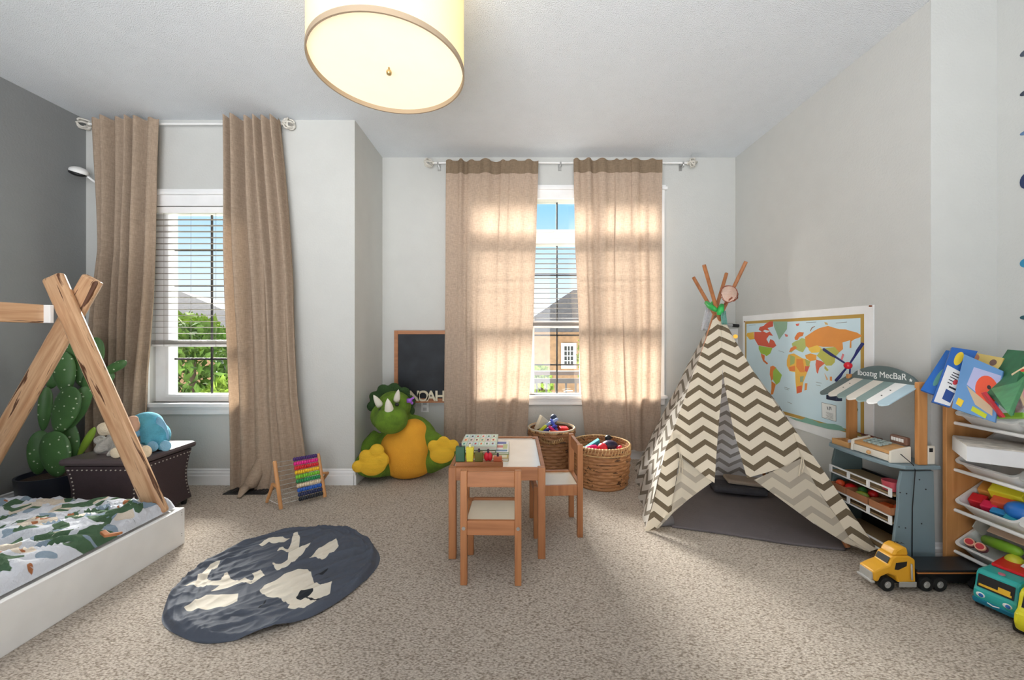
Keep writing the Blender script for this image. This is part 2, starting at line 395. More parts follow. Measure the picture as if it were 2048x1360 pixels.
# ------------------------------------------------------------------ windows
def window(name, W, yf, glass, bars, units, transom=None):
    """W = opening, yf = inner wall face; glass = list of pane rects (x0,x1,z0,z1)"""
    x0, x1, z0, z1 = W; r = thing(name, ((x0+x1)/2, yf, z0), None, None); struct(r)
    b = MB(); yi = yf+.05; yo = yf+.12
    # solid frame around the panes: fill strips between panes
    xs = sorted({g[0] for g in glass}|{g[1] for g in glass}); zs = sorted({g[2] for g in glass}|{g[3] for g in glass})
    X = [x0]+xs+[x1]; Z = [z0]+zs+[z1]
    for i in range(len(X)-1):
        for j in range(len(Z)-1):
            cx = (X[i]+X[i+1])/2; cz = (Z[j]+Z[j+1])/2
            if not any(g[0] < cx < g[1] and g[2] < cz < g[3] for g in glass):
                b.box((X[i], yi, Z[j]), (X[i+1], yo, Z[j+1]))
    emit(b, 'window_frame', M['vinyl'], r)
    sb = MB()
    for g in glass:    # sash profile around every pane
        w = .022
        sb.box((g[0]-w, yi-.012, g[2]-w), (g[1]+w, yi-.0005, g[2])); sb.box((g[0]-w, yi-.012, g[3]), (g[1]+w, yi-.0005, g[3]+w))
        sb.box((g[0]-w, yi-.012, g[2]), (g[0], yi-.0005, g[3])); sb.box((g[1], yi-.012, g[2]), (g[1]+w, yi-.0005, g[3]))
    emit(sb, 'sash', M['vinyl'], r, bevel=.003)
    for g in glass:
        emit(MB().box((g[0]-.003, yo-.04, g[2]-.003), (g[1]+.003, yo-.036, g[3]+.003)), 'pane', M['glass'], r)
    mb = MB()
    for (a0, a1, c0, c1) in bars: mb.box((a0, yo-.03, c0), (a1, yo-.022, c1))
    emit(mb, 'muntin_grid', M['muntin'], r)
    c = MB(); w = .085
    c.box((x0-w, yf-.018, z0-.02), (x0+.004, yf-.0005, z1)); c.box((x1-.004, yf-.018, z0-.02), (x1+w, yf-.0005, z1))
    c.box((x0-w, yf-.02, z1-.004), (x1+w, yf-.0005, z1+.075)); c.box((x0-w-.02, yf-.04, z1+.075), (x1+w+.02, yf-.0005, z1+.1)); c.box((x0-w-.008, yf-.028, z1+.1), (x1+w+.008, yf-.0005, z1+.118))
    emit(c, 'casing', M['trim'], r, bevel=.004)
    s = MB().box((x0-w-.02, yf-.05, z0-.028), (x1+w+.02, yi, z0)); s.box((x0-w, yf-.022, z0-.085), (x1+w, yf-.0005, z0-.028)); s.box((x0-w, yf-.03, z0-.05), (x1+w, yf-.0005, z0-.028))
    emit(s, 'sill', M['trim'], r, bevel=.004)
    return r
g1x = (-2.592, -2.026); yg = YA+.09
Z1 = lambda v: EYE-(v-CY)/F*yg
bars = [(-2.309-.007, -2.309+.007, Z1(787), Z1(430)), (g1x[0], g1x[1], Z1(502), Z1(498)), (g1x[0], g1x[1], Z1(573), Z1(570)), (g1x[0], g1x[1], Z1(720), Z1(716))]
w1 = window('window_1', W1, YA, [(g1x[0], g1x[1], Z1(787), Z1(693)), (g1x[0], g1x[1], Z1(680), Z1(430))], bars, 1)
yg2 = YB+.09
Z2 = lambda v: EYE-(v-CY)/F*yg2
X2 = lambda u: (u-CX)/F*yg2
pan = []; bars = []
for (a, c) in ((-.44, .13), (.185, .605), (.66, 1.20)):
    pan += [(a, c, Z2(462), Z2(400)), (a, c, Z2(642), Z2(492)), (a, c, Z2(787), Z2(656))]
    m_ = (a+c)/2
    bars += [(m_-.007, m_+.007, Z2(787), Z2(400)), (a, c, Z2(672), Z2(669)), (a, c, Z2(731), Z2(728)), (a, c, Z2(552), Z2(549))]
w2 = window('window_2', W2, YB, pan, bars, 3)
for nm, x, y in (('sash_lock', .50, YB+.03), ):
    hb = MB().tube([(x-.05, y, .60), (x-.02, y-.01, .606), (x+.03, y-.01, .606)], .004); emit(hb, 'window_crank', M['vinyl'], w2)

def blind(x0, x1, y, zt, zb, n, label, pitch=.0445):
    r = thing('window_blind', ((x0+x1)/2, y, zb), label, 'blind')
    emit(MB().box((x0, y-.02, zt-.045), (x1, y+.02, zt)), 'headrail', M['vinyl'], r, bevel=.003)
    z = zt-.045-pitch; 
    while z > zb+.055:
        emit(MB().cbox(((x0+x1)/2, y, z), (x1-x0, .026, .0022), (math.radians(-4), 0, 0)), 'slat', M['slat'], r); z -= pitch
    b = MB()
    for k in range(5): b.box((x0, y-.013, zb+.018+k*.006), (x1, y+.013, zb+.021+k*.006))
    emit(b, 'stacked_slats', M['slat'], r)
    emit(MB().box((x0, y-.015, zb), (x1, y+.015, zb+.015)), 'bottom_rail', M['vinyl'], r, bevel=.003)
    for t in (.12, .38, .62, .88):
        x = x0+(x1-x0)*t; emit(MB().box((x-.001, y-.016, zb), (x+.001, y-.015, zt-.02)), 'ladder_cord', M['slat'], r)
    return r
blind(-2.685, -1.915, YA+.015, 2.055, EYE-(693-CY)/F*2.94, 24, 'white slatted blind lowered over most of the narrow left window')
blind(-.485, 1.245, YB+.02, EYE-(478-CY)/F*3.56, EYE-(655-CY)/F*3.56, 16, 'white slatted blind of the wide window behind the two thin curtains')

# ------------------------------------------------------------------ outdoors
M['roof'] = mat('grey_shingle', (70, 68, 70), .9, .5, 30, var=.25, vscale=9)
M['brick'] = mat('tan_brick', (150, 118, 88), .9, .4, 40, var=.2, vscale=12)
M['leaf'] = mat('leaf_green', (84, 112, 40), .9, var=.5, vscale=3)
M['leaf2'] = mat('leaf_yellow_green', (118, 142, 46), .9, var=.4, vscale=4)
M['pine'] = mat('pine_green', (96, 140, 66), .8, var=.4, vscale=5)
M['grass'] = mat('lawn_green', (84, 98, 56), .9, var=.3)
gz = -3.2
g = MB().box((-30, 4.6, gz-.2), (30, 45, gz)); struct(emit(g, 'ground', M['grass'], pivot=False), 'lawn below the windows')
def house(name, x0, x1, y0, y1, zw, zr, ridge, label, extras):
    r = thing(name, ((x0+x1)/2, (y0+y1)/2, gz), label, 'house')
    emit(MB().box((x0, y0, gz), (x1, y1, zw)), 'wall', M['brick'], r)
    o = .35; ra, rb = ridge; ym = (y0+y1)/2
    vs = [(x0-o, y0-o, zw), (x1+o, y0-o, zw), (x1+o, y1+o, zw), (x0-o, y1+o, zw), (ra, ym, zr), (rb, ym, zr)]
    rb_ = MB(); rb_.add(vs, [(0, 3, 2, 1), (0, 1, 5, 4), (2, 3, 4, 5), (1, 2, 5), (3, 0, 4)]); emit(rb_, 'roof', M['roof'], r)
    for (a, c, d, f) in extras:
        q = emit(MB().box((a, y0-.04, d), (c, y0-.001, f)), 'window', M['white'], r)
        n = MB(); w = .08
        n.box((a+w, y0-.05, d+w), (c-w, y0-.041, f-w)); emit(n, 'window_glass', M['black'], q)
        gr = MB(); 
        for k in (1, 2): gr.box((a+w+(c-a-2*w)*k/3-.01, y0-.056, d+w), (a+w+(c-a-2*w)*k/3+.01, y0-.051, f-w))
        for k in (1, 2, 3): gr.box((a+w, y0-.056, d+w+(f-d-2*w)*k/4-.01), (c-w, y0-.051, d+w+(f-d-2*w)*k/4+.01))
        emit(gr, 'glazing_bar', M['white'], q)
    return r
# seen through window 1 : roof peak near (365,583), eaves ~ v 655
Yh = 11.0
pk = P(362, 583, Yh+2)
house('house', P(180, 0, Yh).x, P(520, 0, Yh).x, Yh, Yh+4, P(0, 655, Yh).z, pk.z, (pk.x-1.2, pk.x), 'tan brick house with dark grey hipped roof seen through the left window', [(P(432, 0, Yh).x, P(480, 0, Yh).x, P(0, 760, Yh).z, P(0, 700, Yh).z)])
Yk = 10.0
pk = P(1160, 580, Yk+1.7)
house('house', P(1050, 0, Yk).x, P(1420, 0, Yk).x, Yk, Yk+3.4, P(0, 664, Yk).z, pk.z, (pk.x-.2, pk.x+1.5), 'tan brick house with grey roof and white window seen through the wide window', [(P(1122, 0, Yk).x, P(1152, 0, Yk).x, P(0, 737, Yk).z, P(0, 686, Yk).z), (P(1230, 0, Yk).x, P(1275, 0, Yk).x, P(0, 737, Yk).z, P(0, 686, Yk).z)])
# deck railing outside the wide window
rl = thing('deck_railing', (.4, 5.2, gz), 'brown wooden deck railing with dark balusters outside the wide window', 'railing')
Yr = 5.2; zt = EYE-(742-CY)/F*Yr
emit(MB().box((-3.0, Yr-.06, zt-.05), (3.2, Yr+.06, zt)), 'handrail', mat('rail_wood', (54, 40, 32), .6, var=.1), rl, bevel=.006)
emit(MB().box((-3.0, Yr-.02, zt-.16), (3.2, Yr+.02, zt-.1)), 'upper_rail', M['muntin'], rl)
emit(MB().box((-3.0, Yr-.02, zt-.95), (3.2, Yr+.02, zt-.9)), 'lower_rail', M['muntin'], rl)
for k in range(48):
    x = -2.9+k*.128; emit(MB().box((x-.012, Yr-.012, zt-.9), (x+.012, Yr+.012, zt-.13)), 'baluster', M['muntin'], rl)
for x in (-2.98, 3.18): emit(MB().box((x-.05, Yr-.05, gz), (x+.05, Yr+.05, zt)), 'post', M['muntin'], rl)
def tree(name, c, rad, h, m, label, n=700, ls=.14):
    r = thing(name, (c[0], c[1], gz), label, 'tree', 'trees outside the windows')
    emit(MB().cyl((c[0], c[1], gz), (c[0], c[1], c[2]+h*.2), .12, .05), 'trunk', mat('bark', (96, 78, 62), .9), r)
    cr = MB()
    for i in range(n):
        a = random.uniform(0, 2*PI); z = random.uniform(-1, 1); q = math.sqrt(max(0, 1-z*z))*random.uniform(.55, 1)**.5
        p = Vector((c[0]+rad*q*math.cos(a), c[1]+rad*q*math.sin(a), c[2]+h*z*random.uniform(.7, 1)))
        R = Euler((random.uniform(0, 6), random.uniform(0, 6), random.uniform(0, 6))).to_matrix()
        l = ls*random.uniform(.6, 1.3)
        cr.add([p+R@Vector(q_) for q_ in ((-l, 0, 0), (0, -l*.45, .02), (l, 0, 0), (0, l*.45, .02), (0, 0, l*.12))], [(0, 1, 4), (1, 2, 4), (2, 3, 4), (3, 0, 4)])
    emit(cr, 'foliage', m, r)
tree('tree', tuple(P(385, 745, 7.2)), 1.0, .95, M['leaf'], 'bushy green tree seen low through the left window', 2200, .10)
tree('tree', tuple(P(350, 672, 8.6)), 1.0, .5, M['leaf2'], 'yellow green tree behind the bushy one seen through the left window', 900)
tree('tree', tuple(P(462, 805, 5.9)), .40, .4, M['leaf2'], 'small light green shrub at the lower right of the left window view', 700, .08)
tree('tree', tuple(P(1186, 715, 8.2)), .32, .95, M['leaf2'], 'slim yellow green tree beside the tan house in the wide window', 900, .08)
tree('tree', tuple(P(1080, 775, 6.6)), .22, .4, M['leaf2'], 'small yellow green bush behind the deck railing', 500, .06)

# ------------------------------------------------------------------ ceiling lamp
M['shade'] = mat('lamp_shade_fabric', (235, 215, 165), .8, .1, 300, emis=(255, 229, 158), estr=.30)
M['diff'] = mat('lamp_diffuser', (235, 220, 190), .6, emis=(255, 236, 200), estr=.40)
M['shade_rim'] = mat('lamp_shade_trim', (165, 145, 120), .7)
lx, ly, lz = -.538, 1.70, 2.235; LR = .32
lamp = thing('ceiling_lamp', (lx, ly, lz), 'large cream drum shade ceiling lamp, lit, hanging from the ceiling', 'lamp')
s = MB(); s.lathe([(LR-.004, .012), (LR-.004, .34), (LR, .34), (LR, .012)], (lx, ly, lz), 72, close=False); s.f.append([0]); s.f.pop()
emit(s, 'lamp_shade', M['shade'], lamp, smooth=2)
s = MB(); s.lathe([(LR-.005, 0), (LR+.002, 0), (LR+.002, .022), (LR-.005, .022), (LR-.005, 0)], (lx, ly, lz), 72, close=False); emit(s, 'shade_trim', M['shade_rim'], lamp, smooth=2)
s = MB(); s.lathe([(.001, .02), (LR-.006, .02), (LR-.006, .026), (.001, .026)], (lx, ly, lz), 72, close=False); emit(s, 'diffuser', M['diff'], lamp, smooth=2)
s = MB(); s.lathe([(.002, -.012), (.010, -.009), (.012, 0), (.010, .006), (.004, .010), (.004, .02)], (lx, ly, lz), 20); emit(s, 'finial', mat('brass', (190, 165, 115), .3, metal=.7), lamp, smooth=1)
s = MB().cyl((lx, ly, lz+.30), (lx, ly, H-.02), .01); s.cyl((lx, ly, H-.025), (lx, ly, H-.0005), .065, .07, 32); emit(s, 'canopy', M['metal'], lamp, smooth=2)

# ------------------------------------------------------------------ curtains
def interp(pl, v):
    if v <= pl[0][1]: return pl[0][0]
    for (u0, v0), (u1, v1) in zip(pl, pl[1:]):
        if v <= v1: return u0+(u1-u0)*(v-v0)/(v1-v0)
    return pl[-1][0]
def curtain(name, L, R, Y, vt, vb, nf, amp, m, label, seed, band=None, botv=None, spread=0.0, flat=0.0):
    rnd = random.Random(seed); n = nf*14; rows = []; NR = 90
    ph = [rnd.uniform(-.5, .5) for _ in range(nf+3)]; am = [rnd.uniform(.55, 1.25) for _ in range(nf+3)]; wd = [rnd.uniform(.6, 1.5) for _ in range(nf)]
    cs = [0]
    for w in wd: cs.append(cs[-1]+w)
    cs = [c/cs[-1] for c in cs]
    r = thing(name, P((interp(L, vb)+interp(R, vb))/2, vb, Y), label, 'curtain')
    bandr = []
    def pt(i, j):
        t = i/NR; s_ = j/n
        k = max(q for q in range(nf) if cs[q] <= s_+1e-9); fr = (s_-cs[k])/(cs[k+1]-cs[k])
        v = vt+(vb-vt)*t
        a = amp*am[k]*(.75+.5*math.sin(t*3+ph[k]*4)); a *= 1-flat*min(1, t*5)*(.5+.5*math.sin(k*2.1+1))
        w = math.sin(2*PI*fr+ph[k]*.6*t); w = math.copysign(abs(w)**.75, w)
        sh = (.35+.65*min(1, (1-abs(2*t-1))*3))*.10*math.sin(5*t+ph[k]*9)/nf
        uL = interp(L, v); uR = interp(R, v); s2 = min(1, max(0, s_+sh*math.sin(PI*s_)))
        u = uL+(uR-uL)*s2
        vv = v
        if i < 3: vv = v-(3-i)*.7*max(0, w)
        if t > .9: vv = v+(t-.9)*10*(6*math.sin(s_*9+seed)*.5)
        yy = Y - a*w - .012*math.sin(7*t+s_*5+seed)*min(1, t*3)
        p = P(u, vv, Y); p.y = yy
        return p
    for i in range(NR+1): rows.append([pt(i, j) for j in range(n+1)])
    bi = 0
    if band: bi = max(1, round((band-vt)/(vb-vt)*NR))
    g = MB(); g.grid(rows[bi:] if band else rows); emit(g, 'curtain_panel', m, r, smooth=1)
    if band:
        g = MB(); g.grid(rows[:bi+1]); emit(g, 'heading_band', M['curt_band'], r, smooth=1)
    return r
curtain('curtain', [(183, 238), (195, 500), (184, 640), (182, 740), (172, 960)], [(318, 238), (313, 400), (302, 600), (292, 740), (285, 960)], 2.84, 237, 962, 6, .040, M['curt'], 'taupe linen curtain left of the narrow window, beside the grey wall', 3)
ctr = curtain('curtain', [(450, 236), (455, 500), (459, 700), (460, 985)], [(556, 238), (572, 400), (586, 560), (592, 700), (597, 800), (612, 925), (600, 985)], 2.83, 236, 985, 6, .040, M['curt'], 'taupe linen curtain right of the narrow window, touching the floor behind the abacus', 5)
curtain('curtain', [(892, 320), (890, 600), (888, 900)], [(1077, 320), (1072, 480), (1064, 700), (1056, 840), (1050, 900)], 3.44, 321, 903, 7, .022, M['curt_sheer'], 'thin beige linen curtain on the left half of the wide window, beside the chalkboard', 8, band=345, flat=.75)
curtain('curtain', [(1147, 320), (1150, 500), (1158, 650), (1160, 760), (1170, 870), (1176, 903)], [(1325, 320), (1323, 600), (1322, 903)], 3.44, 319, 903, 7, .022, M['curt_sheer'], 'thin beige linen curtain on the right half of the wide window, beside the teepee', 12, band=343, flat=.75)
b = MB(); hp = [P(522, 915, 2.83), P(514, 945, 2.82), P(502, 968, 2.785), PZ(490, 984)+Vector((0, 0, .03)), PZ(478, 998)+Vector((0, 0, .012))]
b.tube(hp, [.02, .045, .045, .036, .012], 14)
for k in range(3, 5):
    for i in range(14):
        q = b.v[k*14+i]; q.z = max(.004, hp[k].z+(q.z-hp[k].z)*.6)
emit(b, 'floor_hem', M['curt'], ctr, smooth=1)
def rod(x0, x1, y, z, wall_y, label, mid=False):
    r = thing('curtain_rod', ((x0+x1)/2, y, z), label, 'curtain rod')
    emit(MB().cyl((x0, y, z), (x1, y, z), .0085, n=16), 'pole', M['white'], r, smooth=2)
    for x, s_ in ((x0, -1), (x1, 1)):
        b = MB()
        c = Vector((x+s_*.045, y, z))
        for R_ in ((0, 0, 0), (PI/2, 0, .5), (PI/2, 0, 1.4+.3*s_), (.6, .8, 0)):
            E_ = Euler(R_).to_matrix(); pts = []
            for q in range(33):
                t = 2*PI*q/32; ct, st_ = math.cos(t), math.sin(t); pts.append(c+E_@Vector((.033*math.copysign(abs(ct)**.5, ct), .033*math.copysign(abs(st_)**.5, st_), 0)))
            b.tube(pts, .0065, 6)
        b.cyl((x-.004*s_, y, z), (x+.012*s_, y, z), .013, n=16)
        emit(b, 'knot_finial', mat('antique_white', (214, 210, 200), .5), r, smooth=1)
    xs = [x0+.04, x1-.04]+([(x0+x1)/2] if mid else [])
    for x in xs:
        b = MB().box((x-.006, y-.002, z-.018), (x+.006, wall_y-.0005, z-.010)); b.box((x-.014, wall_y-.006, z-.05), (x+.014, wall_y-.0005, z+.03)); b.box((x-.006, y-.014, z-.018), (x+.006, y-.009, z+.004))
        b.tube([(x, y-.012, z-.018), (x+.003, y-.012, z-.035), (x-.004, y-.012, z-.045)], .003, 6)
        emit(b, 'bracket', M['metal'], r)
    return r
rod(-3.10, -1.69, 2.888, 2.650, YA, 'white curtain rod with square knot finials above the narrow left window')
rod(-.71, 1.53, 3.485, 2.628, YB, 'white curtain rod with knot finials above the wide window', True)

# ------------------------------------------------------------------ floor vent, cables, security camera, outlet
v0 = [PZ(418, 989), PZ(452, 974), PZ(500, 974), PZ(500, 989)]
xs = [-1.99, -1.72]; 
b = MB().box((-2.02, 2.735, .0005), (-1.72, 2.86, .006))
fv = thing('floor_vent', (-1.87, 2.80, 0), 'black floor vent register half under the curtain hem by the abacus', 'vent')
emit(b, 'plate', M['black'], fv, bevel=.002)
b = MB()
for k in range(12): b.box((-2.0+k*.023, 2.75, .006), (-1.99+k*.023, 2.85, .009))
emit(b, 'louvres', mat('vent_grey', (50, 50, 52), .5), fv)
cam_o = thing('security_camera', P(172, 362, 2.86), 'small round white security camera on the corner by the grey wall', 'camera')
c = P(158, 346, 2.80); c.x = max(c.x, -3.11)
b = MB(); b.ell(c+Vector((0, 0, .012)), (.055, .05, .03), (.25, .35, 0)); emit(b, 'housing', M['white'], cam_o, smooth=1)
b = MB(); b.ell(c+Vector((-.002, -.006, -.004)), (.05, .046, .02), (.25, .35, 0)); emit(b, 'lens_ring', M['black'], cam_o, smooth=1)
b = MB(); b.ell(c+Vector((-.004, -.012, -.014)), (.012, .012, .006), (.25, .35, 0)); emit(b, 'lens', M['metal'], cam_o, smooth=1)
b = MB().tube([c+Vector((.02, .02, 0)), c+Vector((.045, .05, -.035)), (c.x+.06, YA-.01, c.z-.06)], .008); b.box((c.x+.03, YA-.012, c.z-.10), (c.x+.085, YA-.0005, c.z-.01)); emit(b, 'arm', M['white'], cam_o, smooth=2)
b = MB().tube([(c.x+.07, YA-.008, c.z-.10), (c.x+.075, YA-.008, c.z-.4), (c.x+.09, YA-.008, c.z-.9), (c.x+.10, YA-.008, c.z-1.4)], .0025, 6)
tagit(emit(b, 'cable', M['white'], smooth=1), 'thin white cable running down the wall below the security camera', 'cable')
b = MB().tube([PZ(1268, 913)+Vector((0, 0, .006)), PZ(1273, 912)+Vector((0, 0, .006)), PZ(1280, 910)+Vector((0, 0, .006)), PZ(1292, 908)+Vector((0, 0, .006))], .005, 6)
tagit(emit(b, 'cable', M['black'], smooth=1), 'black cable on the carpet between woven basket and teepee', 'cable')
ot = thing('wall_outlet', P(850, 815, YB), 'white double wall outlet below the chalkboard', 'outlet')
p = P(850, 813, YB-.001)
emit(MB().box((p.x-.035, YB-.007, p.z-.05), (p.x+.035, YB-.0005, p.z+.06)), 'cover_plate', M['white'], ot, bevel=.002)
sg_ = mat('socket_grey', (190, 190, 190), .4)
for dz in (-.022, .03): emit(MB().box((p.x-.017, YB-.009, p.z+dz-.014), (p.x+.017, YB-.0072, p.z+dz+.014)), 'socket', sg_, ot)

# ------------------------------------------------------------------ chalkboard with letters
cb = thing('chalkboard', P(845, 800, YB-.05), 'framed black chalkboard on the wall, half behind the thin curtain', 'chalkboard')
y = YB-.03; A = P(789, 661, y); B_ = P(945, 804, y)
fw = .033; b = MB()
x0, x1, z0, z1 = A.x, B_.x, B_.z, A.z
b.box((x0, y-.012, z0), (x0+fw, YB-.001, z1)); b.box((x1-fw, y-.012, z0), (x1, YB-.001, z1)); b.box((x0+fw, y-.012, z1-fw), (x1-fw, YB-.001, z1))
b.box((x0+fw, y-.012, z0), (x1-fw, YB-.001, z0+fw))
emit(b, 'frame', M['oakx'], cb, bevel=.002)
emit(MB().box((x0+fw, y-.045, z0-.0), (x1-fw, y-.0125, z0+.012)), 'ledge', M['oakx'], cb, bevel=.002)
emit(MB().box((x0+fw, y, z0+fw), (x1-fw, YB-.002, z1-fw)), 'board', mat('slate_board', (40, 44, 50), .7, var=.35, vscale=7), cb)
lm = mat('letter_wood', (224, 214, 188), .6)
for ch, u in zip('NOAH', (828, 846, 862, 880)):
    me = text_mesh(ch, .130, .006, .003); me.transform(Matrix.Rotation(PI/2, 4, 'X'))
    me.materials.append(lm); o = bpy.data.objects.new('wooden_letter', me); COL.objects.link(o)
    o.location = (P(u, 0, y-.03).x, y-.025, z0+.0125); WM[o.name] = Matrix.Translation(o.location)
    tagit(o, 'cream wooden letter %s standing on the chalkboard ledge' % ch, 'letter', 'letters on the chalkboard ledge')

# ------------------------------------------------------------------ bed
bx1 = -1.75; bx0 = -2.98; by1 = 2.10; by0 = .15; bh = .19
bed = thing('teepee_bed', ((bx0+bx1)/2, (by0+by1)/2, 0), 'low white floor bed with an open A-frame of pale wood at its far end', 'bed')
emit(MB().box((bx1-.025, by0, 0.0), (bx1, by1, bh)), 'side_board', M['white'], bed, bevel=.003)
emit(MB().box((bx0, by0, 0.0), (bx0+.025, by1, bh)), 'side_board', M['white'], bed, bevel=.003)
emit(MB().box((bx0+.026, by1-.025, 0.0), (bx1-.026, by1, bh)), 'end_board', M['white'], bed, bevel=.003)
emit(MB().box((bx0+.026, by0, 0.0), (bx1-.026, by0+.025, bh)), 'end_board', M['white'], bed, bevel=.003)
b = MB()
for z in (.17, .06):
    for dz in (0, .012): b.cyl((bx1-.0005, by1-.02, z-dz), (bx1+.001, by1-.02, z-dz), .002, n=8)
emit(b, 'screws', M['black'], bed)
def plank(p0, p1, w, t, name, m, rounded=True):
    p0 = Vector(p0); p1 = Vector(p1); d = p1-p0; L = d.length; d.normalize()
    side = d.cross(Vector((0, 1, 0))).normalized(); q = Matrix((side, Vector((0, 1, 0)), d)).transposed().to_4x4()
    mb = MB().box((-w/2, -t/2, -L/2), (w/2, t/2, L/2))
    o = emit(mb, name, m, None, bevel=.014, pivot=False)
    o.parent = bed; o.matrix_parent_inverse = Matrix.Identity(4)
    o.matrix_local = WM[bed.name].inverted()@(Matrix.Translation((p0+p1)/2)@q)
    WM[o.name] = WM[bed.name]@o.matrix_local; return o
yl = 2.035
a_top = P(106, 552, yl-.021); a_bot = P(318, 1030, yl-.021)
l1 = plank(a_bot, a_top, .10, .038, 'frame_leg', M['bedwood'])
b_top = P(187, 556, yl+.021); sl = (b_top-P(-12, 905, yl+.021)); b_bot = b_top-sl*(b_top.z-.03)/sl.z
l2 = plank(b_bot, b_top, .10, .038, 'frame_leg', M['bedwood'])
rz_ = EYE+43/F*yl
rx_ = P(108, 0, yl).x
emit(MB().box((rx_-.03, by0+.05, rz_-.046), (rx_+.018, yl-.045, rz_+.046)), 'ridge_beam', M['bedwoody'], bed, bevel=.006)
emit(MB().box((rx_-.03, yl-.06, rz_-.045), (rx_+.05, yl-.043, rz_+.045)), 'corner_bracket', M['white'], bed, bevel=.002)
# near end A-frame (outside the view, carries the beam)
yl2 = by0+.03
for s_ in (-1, 1):
    top = Vector((rx_+s_*.11, yl2+.02*s_, 1.42)); d = (a_top-a_bot) if s_ < 0 else sl
    plank(top-d*(1.39/d.z), top, .10, .038, 'frame_leg', M['bedwood'])
# mattress with bedding: displaced sheet, print held in attributes
def sdpoly_many(pts, polys):
    """positive inside, roughly distance; numpy"""
    res = np.full(len(pts), -1.0)
    for poly in polys:
        q = np.array(poly); n = len(q); dmin = np.full(len(pts), 9.0); ins = np.zeros(len(pts), bool)
        for i in range(n):
            a = q[i]; c = q[(i+1) % n]; ab = c-a; t = np.clip(((pts-a)@ab)/(ab@ab+1e-12), 0, 1)
            d = np.linalg.norm(pts-(a+t[:, None]*ab), axis=1); dmin = np.minimum(dmin, d)
            cond = ((a[1] > pts[:, 1]) != (c[1] > pts[:, 1])); xx = (c[0]-a[0])*(pts[:, 1]-a[1])/((c[1]-a[1]) if abs(c[1]-a[1]) > 1e-9 else 1e-9)+a[0]
            ins ^= cond & (pts[:, 0] < xx)
        res = np.maximum(res, np.where(ins, dmin, -dmin))
    return res
def attr_mat(name, base, layers, rough=.8, tex=0, bump=.2):
    m = bpy.data.materials.new(name); m.use_nodes = True; nt = m.node_tree; b = nt.nodes['Principled BSDF']
    b.inputs['Roughness'].default_value = rough; b.inputs['Specular IOR Level'].default_value = .25; cur = None
    rgb = nt.nodes.new('ShaderNodeRGB'); rgb.outputs[0].default_value = (*lin(base), 1); cur = rgb.outputs[0]
    for (at, col) in layers:
        a = nt.nodes.new('ShaderNodeAttribute'); a.attribute_name = at
        g = nt.nodes.new('ShaderNodeMapRange'); g.inputs[1].default_value = -.0008; g.inputs[2].default_value = .0008; nt.links.new(a.outputs['Fac'], g.inputs[0])
        mx = nt.nodes.new('ShaderNodeMix'); mx.data_type = 'RGBA'; nt.links.new(g.outputs[0], mx.inputs[0]); nt.links.new(cur, mx.inputs[6]); mx.inputs[7].default_value = (*lin(col), 1); cur = mx.outputs[2]
    nt.links.new(cur, b.inputs['Base Color'])
    tc = nt.nodes.new('ShaderNodeTexCoord'); n2 = nt.nodes.new('ShaderNodeTexNoise'); n2.inputs['Scale'].default_value = 18; n2.inputs['Detail'].default_value = 5
    nt.links.new(tc.outputs['Object'], n2.inputs['Vector'])
    bp = nt.nodes.new('ShaderNodeBump'); bp.inputs['Strength'].default_value = bump; bp.inputs['Distance'].default_value = .02; nt.links.new(n2.outputs[0], bp.inputs['Height']); nt.links.new(bp.outputs[0], b.inputs['Normal'])
    return m
mt_ = thing('mattress', ((bx0+bx1)/2, 1.1, .02), 'mattress in a wrinkled white sheet printed with green leaves, lying in the low white bed', 'mattress')
NX, NY = 112, 170; mx0, mx1 = bx0+.027, bx1-.027; my0, my1 = by0+.027, by1-.027
def crease(x, y, sx, sy, ang, seed, p=2.5):
    c, s_ = math.cos(ang), math.sin(ang); u = (x*c+y*s_)*sx; v = (-x*s_+y*c)*sy
    w = noise.noise((u*.5+seed, v*.5, seed*1.7)); n = noise.noise((u+w*1.3, v+w*.8, seed))
    return max(0, 1-2.2*abs(n))**p
def bedz(x, y):
    ex = min(x-mx0, mx1-x); ey = min(y-my0, my1-y); ed = min(ex, ey)
    z = .262-.062*math.exp(-ed/.016)
    # creases run diagonally from the foot corner
    w = .022*crease(x, y, 3.2, 9, .55, 3)+.014*crease(x, y, 8, 20, .75, 8)+.010*crease(x, y, 9, 9, 0, 5)+.004*math.sin(30*(x*.5+y)+2.5*math.sin(7*x+3*y))-.012
    return z+w*min(1, ed/.04)
rows = []; P2 = []
for i in range(NX+1):
    x = mx0+(mx1-mx0)*i/NX; row = []
    for j in range(NY+1):
        y = my0+(my1-my0)*j/NY; row.append(Vector((x, y, bedz(x, y)))); P2.append((x, y))
    rows.append(row)
g = MB(); g.grid(rows); P2 = np.array(P2); rr = random.Random(4)
def leaf(cx, cy, l, w, a, n=14):
    pts = []
    for k in range(n):
        t = 2*PI*k/n; x = l*math.cos(t); y = w*math.sin(t)*(1-.35*math.cos(t)); pts.append((cx+x*math.cos(a)-y*math.sin(a), cy+x*math.sin(a)+y*math.cos(a)))
    return pts
def scatter(n, l0, l1, asp, amin=0, amax=PI):
    return [leaf(rr.uniform(mx0, mx1), rr.uniform(.9, my1), rr.uniform(l0, l1), rr.uniform(l0, l1)*asp, rr.uniform(amin, amax)) for _ in range(n)]
at = {'leaf_d': sdpoly_many(P2, scatter(190, .03, .062, .36)), 'leaf_b': sdpoly_many(P2, scatter(150, .025, .06, .4)),
      'blush': sdpoly_many(P2, scatter(80, .03, .06, .7)), 'rust': sdpoly_many(P2, scatter(50, .008, .022, .5)), 'stem': sdpoly_many(P2, scatter(120, .02, .05, .07))}
